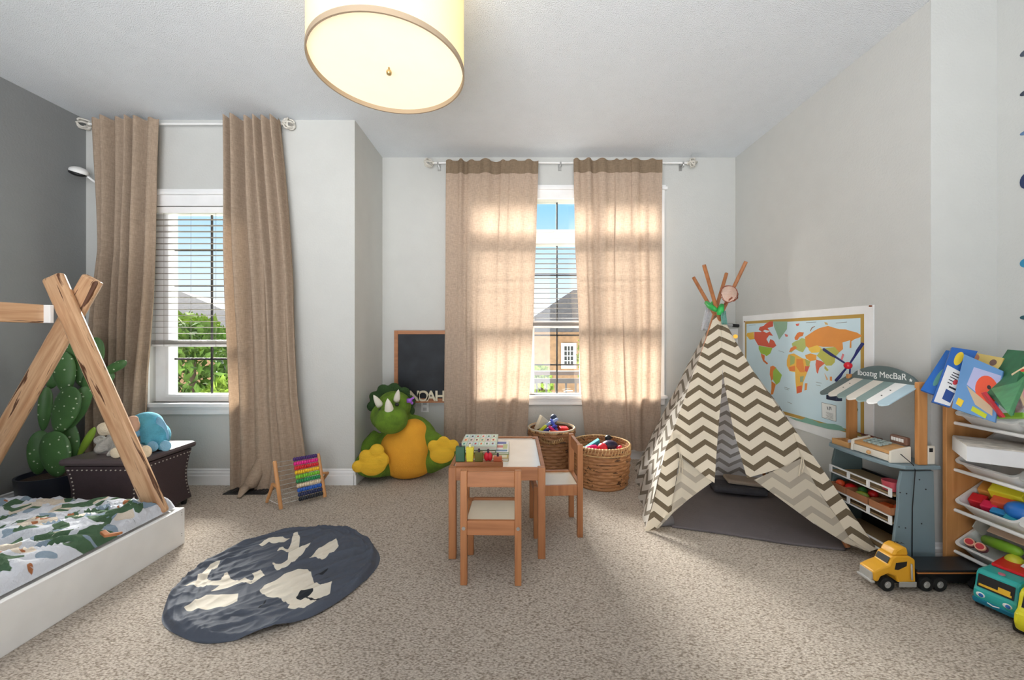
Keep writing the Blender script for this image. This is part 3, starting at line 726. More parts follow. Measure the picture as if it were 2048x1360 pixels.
me_ = attr_mat('leaf_print_sheet', (206, 210, 218), [('blush', (212, 200, 184)), ('leaf_b', (132, 150, 166)), ('stem', (104, 118, 110)), ('leaf_d', (72, 100, 74)), ('rust', (160, 102, 66))], bump=.8)
emit(g, 'printed_sheet', me_, mt_, smooth=1, attrs=at)
emit(MB().box((mx0+.002, my0+.002, .02), (mx1-.002, my1-.002, .19)), 'mattress_core', M['white'], mt_, bevel=.02)
bk = MB(); c = PZ(208, 1076, .262)
bk.prism([c+Vector(q) for q in ((-.05, .03, 0), (.0, .0, 0), (.035, .015, 0), (.045, .035, 0), (.005, .02, 0), (-.045, .05, 0))], (0, 0, .012))
tagit(emit(bk, 'wooden_toy', wood('toy_rust_wood', (150, 92, 52), (176, 112, 66), 'X', 9), bevel=.003), 'small bent orange brown wooden toy lying on the printed sheet', 'toy')

# ------------------------------------------------------------------ cactus in pot
pc = Vector((-2.915, 2.50, 0)); cp = thing('potted_cactus', pc, 'tall prickly pear cactus in a dark pot in the corner behind the bed', 'plant')
s = MB(); s.lathe([(.11, 0.0), (.115, 0.001), (.15, .10), (.163, .236), (.152, .236), (.148, .205), (.01, .205)], pc, 40); emit(s, 'pot', mat('pot_navy', (34, 38, 50), .4), cp, smooth=2)
s = MB(); s.lathe([(.001, .21), (.147, .207), (.147, .203), (.001, .203)], pc, 32); emit(s, 'soil', mat('soil', (70, 56, 46), .95, .8, 80), cp)
def cactus_mat():
    m = mat('cactus_skin', (72, 112, 62), .45, .2, 20, var=.25, vscale=6); nt = m.node_tree; b = nt.nodes['Principled BSDF']
    tc = nt.nodes.new('ShaderNodeTexCoord'); v = nt.nodes.new('ShaderNodeTexVoronoi'); v.inputs['Scale'].default_value = 32; nt.links.new(tc.outputs['Object'], v.inputs['Vector'])
    l = nt.nodes.new('ShaderNodeMath'); l.operation = 'LESS_THAN'; l.inputs[1].default_value = .17; nt.links.new(v.outputs['Distance'], l.inputs[0])
    mx = nt.nodes.new('ShaderNodeMix'); mx.data_type = 'RGBA'; old = b.inputs['Base Color'].links[0].from_socket
    nt.links.new(l.outputs[0], mx.inputs[0]); nt.links.new(old, mx.inputs[6]); mx.inputs[7].default_value = (*lin((190, 205, 175)), 1); nt.links.new(mx.outputs[2], b.inputs['Base Color']); return m
cm = cactus_mat(); cm2 = mat('cactus_young_skin', (140, 172, 58), .45, var=.2)
for (u, v, hw, hh, tl, Y, th, yaw, m) in (
    (111, 908, 31, 46, -5, 2.42, .025, 0, cm), (78, 905, 16, 44, 3, 2.50, .03, .9, cm), (131, 820, 26, 49, 20, 2.44, .024, 0, cm),
    (156, 815, 14, 46, 22, 2.50, .02, .8, cm), (129, 745, 19, 42, -4, 2.48, .026, .2, cm), (160, 738, 14, 36, -8, 2.54, .024, .3, cm),
    (90, 818, 10, 44, 5, 2.52, .02, .9, cm), (140, 880, 14, 40, -12, 2.52, .022, .5, cm), (106, 752, 13, 26, 12, 2.56, .02, .4, cm),
    (173, 884, 7, 34, 30, 2.50, .014, .2, cm2), (229, 735, 9, 27, 62, 2.50, .02, .2, cm), (195, 700, 12, 26, -10, 2.56, .02, .2, cm),
    (171, 806, 7, 34, 18, 2.52, .016, .5, cm), (142, 700, 20, 22, 5, 2.52, .024, .2, cm), (210, 760, 10, 22, 50, 2.52, .02, .2, cm), (178, 765, 12, 24, 10, 2.52, .02, .2, cm), (188, 730, 12, 26, 14, 2.56, .02, .2, cm)):
    c = P(u, v, Y); k = Y/F
    b = MB(); b.ell((0, 0, 0), (hw*k, th, hh*k), n=28, m=18)
    for vtx in b.v:
        f_ = 1+.18*(vtx.z/(hh*k)); vtx.x *= f_
        vtx.rotate(Euler((0, 0, yaw))); vtx.rotate(Euler((0, math.radians(tl), 0))); vtx += c
    emit(b, 'cactus_pad', m, cp, smooth=1)

# ------------------------------------------------------------------ storage ottoman
ox0, ox1, oy0, oy1, oh = -2.545, -2.135, 2.235, 2.62, .37
om = mat('dark_brown_upholstery', (70, 58, 62), .5, .3, 300, var=.08, vscale=30); nail = mat('nailhead', (205, 200, 192), .3, metal=.6)
ott = thing('storage_ottoman', ((ox0+ox1)/2, (oy0+oy1)/2, 0), 'dark brown upholstered ottoman with nailhead trim behind the bed', 'ottoman')
rows = []
def waist(t): return .028*math.sin(PI*t)
for i in range(17):
    t = i/16; w = waist(t); z = .035+(oh-.045)*t; r_ = []
    for (x, y) in ((ox0+w, oy0+w*.3), (ox1-w*.3, oy0+w*.3), (ox1-w*.3, oy1-w), (ox0+w, oy1-w*.3), (ox0+w, oy0+w*.3)): r_.append(Vector((x, y, z)))
    rows.append(r_)
g = MB(); g.grid(rows); g.f.append([0, 1, 2, 3]); g.mi.append(0); k = 16*5; g.f.append([k, k+1, k+2, k+3]); g.mi.append(0)
emit(g, 'body', om, ott, smooth=2, bevel=.004)
cu = MB(); cu.box((ox0-.02, oy0-.02, oh-.005), (ox1+.02, oy1+.02, oh+.035))
o = emit(cu, 'cushion_lid', mat('ottoman_lid', (88, 78, 80), .4, .2, 300), ott, bevel=.018)
for x in (ox0+.03, ox1-.03):
    for y in (oy0+.03, oy1-.03): emit(MB().cyl((x, y, 0), (x, y, .036), .014, .02), 'foot', M['black'], ott)
b = MB(); n = 14
for k in range(n+1):
    t = k/n; b.ell((ox0+.02+(ox1-ox0-.03)*t, oy0-.001, oh-.03), .0042, n=8, m=6); b.ell((ox1+.001, oy0+.012+(oy1-oy0-.024)*t, oh-.03), .0042, n=8, m=6)
for k in range(1, n):
    t = 1-k/n*.95; w = waist(t); z = .035+(oh-.045)*t
    b.ell((ox0+w+.018, oy0+w*.3-.001, z), .0042, n=8, m=6); b.ell((ox1-w*.3-.014, oy0+w*.3-.001, z), .0042, n=8, m=6)
    b.ell((ox1-w*.3+.001, oy1-w-.014, z), .0042, n=8, m=6)
emit(b, 'nailhead_trim', nail, ott, smooth=1)

# ------------------------------------------------------------------ plush toys on the ottoman
teal = mat('teal_plush', (88, 166, 190), .95, .6, 120, var=.2, vscale=14); teal2 = mat('pale_blue_plush', (130, 182, 214), .95, .5, 120, var=.1)
Yp = 2.44
pe = thing('plush_bunny', P(315, 895, Yp), 'teal plush animal with drooping pale blue ears slumped on the ottoman corner', 'soft toy')
b = MB(); b.ell(P(293, 847, Yp+.02), (.088, .075, .072)); b.ell(P(312, 872, Yp), (.075, .07, .085)); b.ell(P(296, 890, Yp), (.05, .05, .03)); b.cyl(P(300, 885, Yp), P(304, 893, Yp-.06), .03, .03); b.cyl(P(320, 885, Yp), P(328, 893, Yp-.05), .03, .03)
for q_ in b.v: q_.z = max(q_.z, .403)
blob(b, 'body', teal, pe, .009)
b = MB(); b.ell(P(325, 858, Yp+.0), (.028, .02, .085), (0, -.35, 0)); blob(b, 'ear', teal2, pe, .007)
b = MB(); b.ell(P(279, 856, Yp-.03), (.03, .02, .06), (0, .3, 0)); blob(b, 'ear', teal2, pe, .007)
for u, v in ((305, 893), (331, 892)):
    b = MB(); b.ell(P(u, v, Yp-.085), (.034, .012, .032)); emit(b, 'foot_pad', teal2, pe, smooth=1)
gp = mat('grey_plush', (178, 176, 168), .95, .6, 120, var=.2, vscale=14); cr = mat('cream_plush', (228, 214, 186), .95, .4, 120, var=.08)
Yq = 2.36
pg = thing('plush_dog', P(235, 915, Yq), 'grey and cream floppy plush animal leaning behind the bed frame leg on the ottoman', 'soft toy')
b = MB(); b.ell(P(245, 862, Yq+.03), (.075, .06, .065)); b.ell(P(245, 890, Yq+.02), (.06, .06, .075)); b.cyl(P(228, 872, Yq), P(200, 898, Yq-.03), .022, .03); b.ell(P(202, 898, Yq-.03), (.035, .03, .028)); b.ell(P(200, 880, Yq), (.03, .03, .028)); b.cyl(P(240, 900, Yq), P(232, 912, Yq-.07), .04, .045); b.cyl(P(262, 895, Yq), P(290, 905, Yq-.05), .035, .035)
for q_ in b.v: q_.z = max(q_.z, .403)
blob(b, 'body', gp, pg, .009)
b = MB(); b.ell(P(215, 857, Yq-.03), (.06, .03, .038), (0, .15, 0)); b.ell(P(207, 862, Yq-.035), (.03, .02, .03)); blob(b, 'ear', cr, pg, .007)
b = MB(); b.ell(P(271, 850, Yq-.02), (.022, .02, .042), (0, -.15, 0)); b.ell(P(266, 838, Yq-.02), (.03, .02, .02)); blob(b, 'ear', mat('tan_plush', (196, 160, 136), .95), pg, .006)
b = MB(); b.ell(P(232, 913, Yq-.115)+Vector((0, 0, .02)), (.034, .012, .03)); emit(b, 'foot_pad', cr, pg, smooth=1)
b = MB(); b.ell(P(292, 903, Yq-.085), (.033, .014, .035)); emit(b, 'foot_pad', cr, pg, smooth=1)

# ------------------------------------------------------------------ abacus
ab = thing('abacus', PZ(600, 1005), 'wooden abacus with rows of rainbow beads on a folding stand, by the curtain', 'abacus')
TL = P(549, 922, 2.49); BL = PZ(562, 1022); BL.z = .012; TR = P(636, 907, 2.72); BR = PZ(650, 998); BR.z = .012
aw = wood('abacus_wood', (196, 138, 86), (214, 158, 104), 'Z', 8)
for t_, b_ in ((TL, BL), (TR, BR)):
    d = (b_-t_).normalized(); b = MB().tube([t_, t_+d*.005, b_-d*.004, b_], [.008, .0115, .0115, .009], 12); emit(b, 'upright', aw, ab, smooth=1)
for (t_, q) in ((P(546, 968, 2.52), PZ(534, 1007)), (P(655, 946, 2.76), PZ(642, 968))):
    q = Vector(q); q.z = .012; b = MB().cyl(t_, q, .0105, .010, 12); emit(b, 'rear_leg', aw, ab, smooth=2)
emit(MB().tube([TL.lerp(BL, .55), P(546, 968, 2.52)], .009, 10), 'hinge_bar', aw, ab, smooth=1)
emit(MB().tube([TR.lerp(BR, .45), P(655, 946, 2.76)], .009, 10), 'hinge_bar', aw, ab, smooth=1)
emit(MB().tube([BL.lerp(TL, .08), PZ(534, 1007)+Vector((0, 0, .03))], .0015, 6), 'stay_cord', M['white'], ab)
wires = MB(); cols = [(70, 40, 110), (230, 40, 140), (215, 35, 45), (245, 195, 40), (120, 195, 50), (40, 140, 80), (225, 205, 175), (40, 95, 185), (35, 45, 85), (30, 34, 44)]
bmats = [mat('bead_%d' % i, c, .35) for i, c in enumerate(cols)]
for i in range(10):
    t = .04+.92*i/9.6; a = TL.lerp(BL, t); c = TR.lerp(BR, t); wires.cyl(a, c, .0016, n=6)
    row = emit((lambda mb: [mb.ell(a.lerp(c, .42+.56*k/10+.012), (.0105, .0125, .0135), (0, 0, .7), n=12, m=8) for k in range(10)] and mb)(MB()), 'bead_row', bmats[i], ab, smooth=1)
emit(wires, 'wires', M['metal'], ab)

# ------------------------------------------------------------------ round play mat on the carpet
pr = Vector((-1.075, 1.835, 0)); R0 = .415
def fp(x, y):    # point of the close-up view (2048x1195 of 480x280 px) onto the floor
    p = PZ(280+x*480/2048, 1030+y*280/1195, .02); return (p.x, p.y)
cream = [[fp(*q) for q in pl] for pl in (
    [(370, 605), (480, 580), (495, 530), (600, 430), (690, 390), (660, 440), (610, 465), (570, 540), (600, 575), (690, 560), (720, 500), (750, 488), (770, 540), (840, 560), (900, 530), (950, 550), (940, 580), (870, 565), (760, 620), (600, 670), (690, 600), (520, 622)],
    [(375, 810), (480, 740), (560, 700), (840, 655), (830, 740), (720, 790), (400, 828)],
    [(1010, 255), (1100, 210), (1200, 195), (1280, 215), (1230, 240), (1100, 235), (1040, 262)],
    [(1165, 300), (1210, 265), (1260, 290), (1290, 240), (1310, 170), (1340, 152), (1365, 200), (1355, 290), (1460, 240), (1390, 320), (1300, 400), (1230, 440), (1180, 468), (1130, 430), (1130, 395), (1190, 420), (1260, 370), (1270, 320), (1210, 290)],
    [(1440, 365), (1500, 300), (1600, 230), (1675, 195), (1695, 260), (1640, 320), (1560, 378), (1500, 360)],
    [(955, 490), (1030, 465), (1070, 505), (1000, 545), (945, 580), (975, 515)],
    [(1020, 650), (1060, 590), (1160, 540), (1250, 480), (1350, 450), (1430, 450), (1460, 490), (1490, 580), (1540, 605), (1640, 590), (1620, 660), (1500, 750), (1400, 815), (1260, 815), (1280, 760), (1200, 710), (1090, 690)])]
dark = [[fp(*q) for q in pl] for pl in (
    [(1330, 700), (1370, 650), (1470, 630), (1480, 650), (1430, 690), (1520, 715), (1535, 735), (1480, 752), (1480, 730), (1410, 695), (1370, 718)],
    [(1480, 510), (1560, 480), (1610, 440), (1600, 465), (1560, 500)], [(980, 810), (1040, 760), (1100, 700), (1060, 760)])]
N = 150; vs = []; idx = {}; fs = []; lines = [(random.Random(11).uniform(0, 1))]
def matz(x, y):
    dx, dy = x-pr.x, y-pr.y; r = math.hypot(dx, dy)/R0; a = math.atan2(dy, dx)
    tx_, ty_ = -math.sin(a), math.cos(a)
    z = .010 + .011*crease(dx, dy, 2.2, 8, .5, 2) + .006*crease(dx, dy, 4, 15, .8, 6) + .003*crease(dx, dy, 7, 14, 1.9, 9)
    z += .016*max(0, (r-.6)/.4)*crease(a*R0, r*R0, 2.5, 22, .10, 12, 1.6)
    return max(.004, z)*(1 if r < .97 else max(.0, (1-r)/.03)) + .002
P2 = []
for i in range(N+1):
    for j in range(N+1):     # disc mapped grid
        a_, b_ = 2*i/N-1, 2*j/N-1
        x = a_*math.sqrt(1-b_*b_/2); y = b_*math.sqrt(1-a_*a_/2); th = math.atan2(y, x)
        rr_ = R0*(1+.02*math.sin(3*th+1)+.012*math.sin(7*th)+.025*noise.noise((2*math.cos(th), 2*math.sin(th), 4)))
        X_ = pr.x+x*rr_; Y_ = pr.y+y*rr_; vs.append(Vector((X_, Y_, matz(X_, Y_)))); P2.append((X_, Y_))
g = MB(); g.add(vs, [(i*(N+1)+j, (i+1)*(N+1)+j, (i+1)*(N+1)+j+1, i*(N+1)+j+1) for i in range(N) for j in range(N)]); P2 = np.array(P2)
at = {'cream': sdpoly_many(P2, cream), 'dark': sdpoly_many(P2, dark)}
tagit(emit(g, 'play_mat', attr_mat('play_mat_cloth', (82, 88, 100), [('cream', (228, 220, 204)), ('dark', (38, 42, 48))], .68, bump=.35), smooth=1, attrs=at), 'round wrinkled slate blue play mat with cream animal shapes on the carpet', 'play mat')

# ------------------------------------------------------------------ plush dinosaur
dg_ = mat('dino_green_plush', (96, 128, 34), .95, .8, 90, var=.3, vscale=16); dgd = mat('dino_dark_green_plush', (46, 74, 34), .95, .7, 90, var=.25)
dor = mat('dino_belly_orange', (226, 160, 44), .9, .3, 200, var=.06); dye = mat('dino_sole_yellow', (240, 190, 50), .9, .6, 60, var=.06, stretch=(1, 1, 6))
horn = mat('horn_white', (232, 228, 214), .7)
dn = thing('plush_dinosaur', PZ(815, 950), 'big green plush triceratops with yellow belly and soles sitting under the chalkboard', 'soft toy')
Yd = 3.17
b = MB(); b.ell(P(818, 893, Yd), (.24, .2, .258)); b.ell(P(800, 905, Yd), (.23, .2, .2)); b.cyl(P(795, 850, Yd), P(790, 815, Yd-.05), .12, .11)
b.ell(P(788, 812, Yd-.07), (.135, .12, .12)); b.ell(P(782, 840, Yd-.21), (.128, .11, .105)); b.ell(P(772, 832, Yd-.12), (.12, .11, .11))
b.cyl(P(840, 865, Yd-.02), P(874, 888, Yd-.12), .075, .075); b.ell(P(872, 886, Yd-.14), (.07, .06, .07)); b.cyl(P(760, 870, Yd), P(738, 895, Yd-.06), .07, .07); b.ell(P(738, 900, Yd-.08), (.08, .06, .08))
b.cyl(P(790, 925, Yd-.06), P(752, 928, Yd-.2), .10, .10); b.ell(P(742, 927, Yd-.21), (.125, .07, .105), (0, -.2, 0)); b.cyl(P(858, 925, Yd-.05), P(882, 912, Yd-.17), .09, .09); b.ell(P(886, 908, Yd-.18), (.105, .06, .10), (0, -.1, 0))
for vtx in b.v: vtx.z = max(vtx.z, .004)
blob(b, 'body', dg_, dn, .014, 8)
b = MB(); b.ell(P(814, 904, Yd-.085), (.218, .165, .215)); b.ell(P(825, 870, Yd-.065), (.13, .15, .13)); b.ell(P(818, 920, Yd-.07), (.21, .16, .14))
for vtx in b.v: vtx.z = max(vtx.z, .006)
blob(b, 'belly', dor, dn, .014, 8)
b = MB(); cF = P(783, 812, Yd)
b.ell(P(783, 808, Yd+.0), (.165, .035, .14), (0, .15, 0))
for a in range(7):
    t = PI*(-.12+1.15*a/6); b.ell(cF+Vector((.15*math.cos(t), .0, .135*math.sin(t)+.01)), (.05, .028, .045))
blob(b, 'frill', dgd, dn, .010, 4)
for (u0, v0, u1, v1, r_) in ((757, 806, 747, 790, .026), (794, 796, 797, 779, .024), (778, 818, 775, 797, .032)):
    a = P(u0, v0, Yd-.19 if u0 != 778 else Yd-.26); c = P(u1, v1, Yd-.23 if u0 != 778 else Yd-.30); d = (c-a)
    a = a-d*.3
    b = MB().tube([a, a+d*.3, a+d*.6, a+d*.9, a+d*1.15, a+d*1.3], [r_, r_, r_*.85, r_*.62, r_*.3, r_*.05], 16); emit(b, 'horn', horn, dn, smooth=1)
for u, v in ((761, 820), (794, 809)):
    b = MB(); b.ell(P(u, v, Yd-.215), (.016, .012, .013)); emit(b, 'eye', M['black'], dn, smooth=1)
def sole(cu, cv, Y, s, tilt, toes):
    b = MB(); b.ell(P(cu, cv, Y), (.095*s, .03, .072*s), (0, tilt, 0))
    for (du, dv, r_) in toes: b.ell(P(cu+du, cv+dv, Y), (r_, .028, r_))
    return b
blob(sole(746, 930, Yd-.275, 1.1, -.25, ((-30, 3, .045), (-14, -17, .052), (8, -28, .055), (18, -10, .055))), 'foot_sole', dye, dn, .008, 4)
blob(sole(884, 908, Yd-.235, 1.0, -.1, ((-17, -16, .045), (3, -23, .048), (22, -17, .045))), 'foot_sole', dye, dn, .008, 4)
b = MB(); b.tube([P(814, 802, Yd-.1), P(821, 799, Yd-.12), P(828, 795, Yd-.12)], .008, 8); b.cbox(P(819, 801, Yd-.13), (.035, .03, .03)); b.ell(P(824, 806, Yd-.10), (.010, .01, .012))
tagit(emit(b, 'ribbon_clip', mat('purple_satin', (160, 96, 205), .4), smooth=1), 'small purple clip toy beside the head of the plush dinosaur', 'toy')

# ------------------------------------------------------------------ kids table and chairs
tx0, tx1, ty0, ty1, th_ = -.323, .155, 1.945, 2.56, .45
tb = thing('play_table', ((tx0+tx1)/2, (ty0+ty1)/2, 0), 'low honey pine play table with a white top and toys on it', 'table')
lw = .037
for x in (tx0, tx1-lw):
    for y in (ty0, ty1-lw): emit(MB().box((x, y, 0), (x+lw, y+lw, th_)), 'leg', M['oak'], tb, bevel=.003)
for nm, a, c in (('apron', (tx0+lw, ty0, th_-.062), (tx1-lw, ty0+.02, th_)), ('apron', (tx0+lw, ty1-.02, th_-.062), (tx1-lw, ty1, th_)), ('apron', (tx0, ty0+lw, th_-.062), (tx0+.02, ty1-lw, th_)), ('apron', (tx1-.02, ty0+lw, th_-.062), (tx1, ty1-lw, th_))):
    emit(MB().box(a, c), nm, M['oakx'], tb, bevel=.002)
emit(MB().box((tx0+.0205, ty0+.0205, th_-.016), (tx1-.0205, ty1-.0205, th_-.008)), 'tabletop', M['table_white'], tb)
def make_chair(loc, rz, label):
    # local: front of the seat towards +Y, back at -Y
    c = thing('play_chair', loc, label, 'chair', rz=rz); w = .27; d = .27; sh = .28; lw = .030
    for s_ in (-1, 1):
        x = s_*(w/2-lw/2)
        emit(MB().box((x-lw/2, -d/2, 0), (x+lw/2, -d/2+.030, .505)), 'leg', M['oak'], c, bevel=.003, local=True)
        emit(MB().box((x-lw/2, d/2-.030, 0), (x+lw/2, d/2, sh)), 'leg', M['oak'], c, bevel=.003, local=True)
        emit(MB().box((x-.009, -d/2+.030, sh-.052), (x+.009, d/2-.030, sh+.004)), 'side_rail', M['oak'], c, bevel=.002, local=True)
        emit(MB().cyl((x, -d/2-.0025, sh-.028), (x, -d/2+.002, sh-.028), .008, n=14), 'bolt', M['metal'], c, smooth=2, local=True)
    emit(MB().box((-w/2+lw, -d/2+.004, sh-.060), (w/2-lw, -d/2+.022, sh+.004)), 'back_rail', M['oakx'], c, bevel=.002, local=True)
    emit(MB().box((-w/2+lw, d/2-.022, sh-.052), (w/2-lw, d/2-.004, sh+.004)), 'front_rail', M['oakx'], c, bevel=.002, local=True)
    emit(MB().box((-w/2+.019, -d/2+.0225, sh-.014), (w/2-.019, d/2-.0225, sh-.006)), 'seat', M['cream_ply'], c, local=True)
    emit(MB().box((-w/2+lw, -d/2+.003, .432), (w/2-lw, -d/2+.021, .500)), 'backrest', M['oakx'], c, bevel=.003, local=True)
    return c
ch1 = make_chair((-.10, 1.873, 0), math.radians(-1), 'small honey pine chair, back towards the viewer, at the near end of the table')
ch2 = copy_tree(ch1, (.235, 2.282, 0), math.radians(93), 'small honey pine chair turned sideways at the right side of the table')

# puzzle rack with wooden blocks on the table
tz = th_-.008
rk = thing('block_rack', (P(957, 0, 1.99).x, 1.99, tz), 'low wooden rack holding five coloured blocks on the table front', 'toy')
ra = P(912, 0, 1.99).x; rb = P(1006, 0, 1.99).x
rb = MB().box((ra, 1.968, tz+.0005), (rb, 2.012, tz+.028)); emit(rb, 'rack', M['oakx'], rk, bevel=.002)
zb = tz+.0285
def blk(u0, u1, hgt, rgb, label, kind):
    x0 = P(u0, 0, 1.99).x; x1 = P(u1, 0, 1.99).x; cx = (x0+x1)/2; m = mat('block_paint', rgb, .4)
    r = thing('wooden_block', (cx, 1.99, zb), label, 'block', 'coloured blocks in the rack')
    if kind == 'box': emit(MB().box((x0, 1.975, zb), (x1, 2.005, zb+hgt)), 'body', m, r, bevel=.003)
    elif kind == 'taper': emit(MB().prism([(x0+.004, 1.975, zb), (x1-.004, 1.975, zb), (x1, 1.975, zb+hgt), (x0, 1.975, zb+hgt)], (0, .03, 0)), 'body', m, r, bevel=.003)
    else:
        b = MB(); b.ell((cx-.008, 1.99, zb+.022), (.014, .015, .022)); b.ell((cx+.008, 1.99, zb+.022), (.014, .015, .022)); emit(b, 'body', m, r, smooth=1)
    emit(MB().cyl((cx, 1.99, zb+hgt-.004), (cx, 1.99, zb+hgt+.016), .006, .005, 10), 'stem', mat('stem_dark', (60, 40, 60), .5) if kind != 'taper' else mat('cap_white', (235, 230, 180), .5), r, smooth=2)
blk(912, 930, .074, (22, 84, 52), 'dark green tall wooden block, leftmost in the rack', 'box')
blk(932, 948, .070, (214, 200, 44), 'yellow wooden block second from left in the rack', 'taper')
blk(950, 966, .046, (98, 96, 34), 'olive wooden block in the middle of the rack', 'box')
blk(968, 985, .044, (205, 20, 44), 'red apple shaped wooden block in the rack', 'apple')
blk(987, 1004, .024, (190, 96, 62), 'low brown red wooden block at the right end of the rack', 'box')
# books
def book(x0, x1, y0, y1, z0, z1, cover, label, decals=(), rz=0, spine=None):
    r = thing('book', ((x0+x1)/2, (y0+y1)/2, z0), label, 'book')
    emit(MB().box((x0+.003, y0+.001, z0+.002), (x1-.002, y1-.003, z1-.002)), 'pages', mat('paper', (228, 224, 210), .8), r)
    cm_ = mat('book_cover', cover, .4, var=.06)
    b = MB().box((x0, y0, z0), (x1, y1, z0+.002)).box((x0, y0, z1-.002), (x1, y1, z1)).box((x0, y1-.003, z0+.002), (x1, y1, z1-.002)); emit(b, 'cover', cm_, r)
    if decals:
        ms = []; b = MB()
        for di, (a0, a1, c0, c1, col) in enumerate(decals):
            ms.append(mat('cover_print', col, .4)); xx0 = x0+(x1-x0)*a0; xx1 = x0+(x1-x0)*a1; yy0 = y0+(y1-y0)*c0; yy1 = y0+(y1-y0)*c1
            b.box((xx0, yy0, z1+.0001), (xx1, yy1, z1+.0004+di*.00006), len(ms)-1)
        emit(b, 'cover_picture', ms, r)
    return r
tx = lambda u, Y: P(u, 0, Y).x
book(-.285, -.03, 2.07, 2.30, tz+.0005, tz+.018, (196, 168, 92), 'yellow flat puzzle box at the bottom of the book stack on the table', ((.52, .66, .05, .2, (215, 50, 50)), (.68, .97, .04, .24, (222, 216, 190)), (.0, .5, .02, .25, (190, 140, 70))))
book(-.20, -.028, 2.13, 2.36, tz+.0185, tz+.030, (120, 150, 90), 'white and blue picture book second from the bottom of the stack', ((.42, .99, .01, .99, (232, 236, 238)), (.55, .9, .72, .92, (40, 90, 180)), (.6, .85, .4, .6, (214, 120, 110)), (.6, .95, .08, .22, (60, 130, 170)), (.8, .95, .3, .7, (190, 205, 150))))
book(-.29, -.10, 2.12, 2.36, tz+.0305, tz+.044, (60, 90, 60), 'dark green book in the middle of the stack on the table')
book(-.292, -.095, 2.125, 2.39, tz+.0445, tz+.064, (196, 214, 200), 'pale green board book with a grid of small pictures, topmost in the stack', tuple((.03+.16*i, .15+.16*i, .08+.3*j, .33+.3*j, [(214, 236, 220), (240, 222, 190), (228, 232, 236), (236, 214, 214), (205, 228, 232), (240, 238, 214)][(i*2+j) % 6]) for i in range(6) for j in range(3))+tuple((.06+.16*i, .11+.16*i, .14+.3*j, .25+.3*j, [(70, 170, 160), (60, 50, 50), (200, 60, 60), (240, 130, 80), (80, 130, 90), (120, 60, 60)][(i+j*3) % 6]) for i in range(6) for j in range(3)))

# ------------------------------------------------------------------ woven baskets and their toys
def basket_mesh(c, rb, rt, h, rows, n, amp, flare=0):
    g = MB(); R = rows*4; rws = []
    for i in range(R+1):
        t = i/R; z = h*t; r_ = rb+(rt-rb)*math.sin(t*PI/2)**.8+flare*max(0, t-.85)
        k = int(min(rows-1, t*rows)); ph = (t*rows) % 1; rr_ = []
        for j in range(n*4+1):
            a = 2*PI*j/(n*4); s_ = math.sin(a*n/2+PI*(k % 2)); rad = r_+amp*math.sin(PI*ph)*(.55+.45*s_); rr_.append(c+Vector((rad*math.cos(a), rad*math.sin(a), z)))
        rws.append(rr_)
    g.grid(rws); return g
bk1 = wood('woven_rattan', (150, 100, 62), (186, 134, 88), 'X', 9, .6, (84, 54, 34)); bk2 = wood('woven_rattan_dark', (122, 80, 50), (160, 112, 72), 'X', 9, .6, (64, 40, 26)); bk3 = mat('rattan_rim', (204, 166, 116), .6, var=.2, vscale=40)
def basket(c, rb, rt, h, rows, m, label, rim_wide):
    c = Vector(c); r = thing('woven_basket', c, label, 'basket')
    emit(basket_mesh(c, rb, rt, h, rows, 26, .009), 'basket_wall', m, r, smooth=1, solid=.006)
    emit(MB().lathe([(.001, .004), (rb, .004), (rb, .012), (.001, .012)], c, 32), 'basket_base', m, r)
    b = MB(); n = 56
    for k in range(n):
        a = 2*PI*k/n; a2 = a+.07; p0 = c+Vector((math.cos(a)*rt*1.02, math.sin(a)*rt*1.02, h-rim_wide)); p1 = c+Vector((math.cos(a2)*rt*1.035, math.sin(a2)*rt*1.035, h-.006)); p2 = c+Vector((math.cos(a2)*rt*.97, math.sin(a2)*rt*.97, h-.01))
        b.tube([p0, p1, p1.lerp(p2, .5)+Vector((0, 0, .012)), p2], .0042, 6)
    for zz, q in ((h-rim_wide, 1.025), (h, 1.0)):
        b.tube([c+Vector((math.cos(2*PI*k/48)*rt*q, math.sin(2*PI*k/48)*rt*q, zz)) for k in range(49)], .005, 6)
    emit(b, 'braided_rim', bk3, r, smooth=1); return r
B1 = (.654, 2.975, 0); B2 = (.305, 3.215, 0)
basket(B1, .185, .21, .30, 13, bk1, 'tan woven basket with wide braided rim, right of the side chair', .05)
bb = basket(B2, .165, .185, .36, 15, bk2, 'tall dark brown woven basket under the wide window', .012)
b = MB()
for k in range(14):
    a = math.radians(-118+k*3.6); rr0 = .198; zc = .305-.02*math.sin(PI*k/13)
    p = Vector(B2)+Vector((math.cos(a)*rr0, math.sin(a)*rr0, zc)); d = Vector((-math.sin(a), math.cos(a), 0))
    b.tube([p+Vector((0, 0, -.014)), p+Vector((math.cos(a), math.sin(a), 0))*.012, p+Vector((0, 0, .014))], .006, 6)
emit(b, 'handle', bk3, bb, smooth=1)
b = MB(); 
b.lathe([(.176, .35), (.186, .366), (.190, .362), (.191, .348)], B2, 40, close=False); emit(b, 'cloth_liner', mat('liner_cloth', (196, 184, 164), .9), bb, smooth=1, solid=.003)
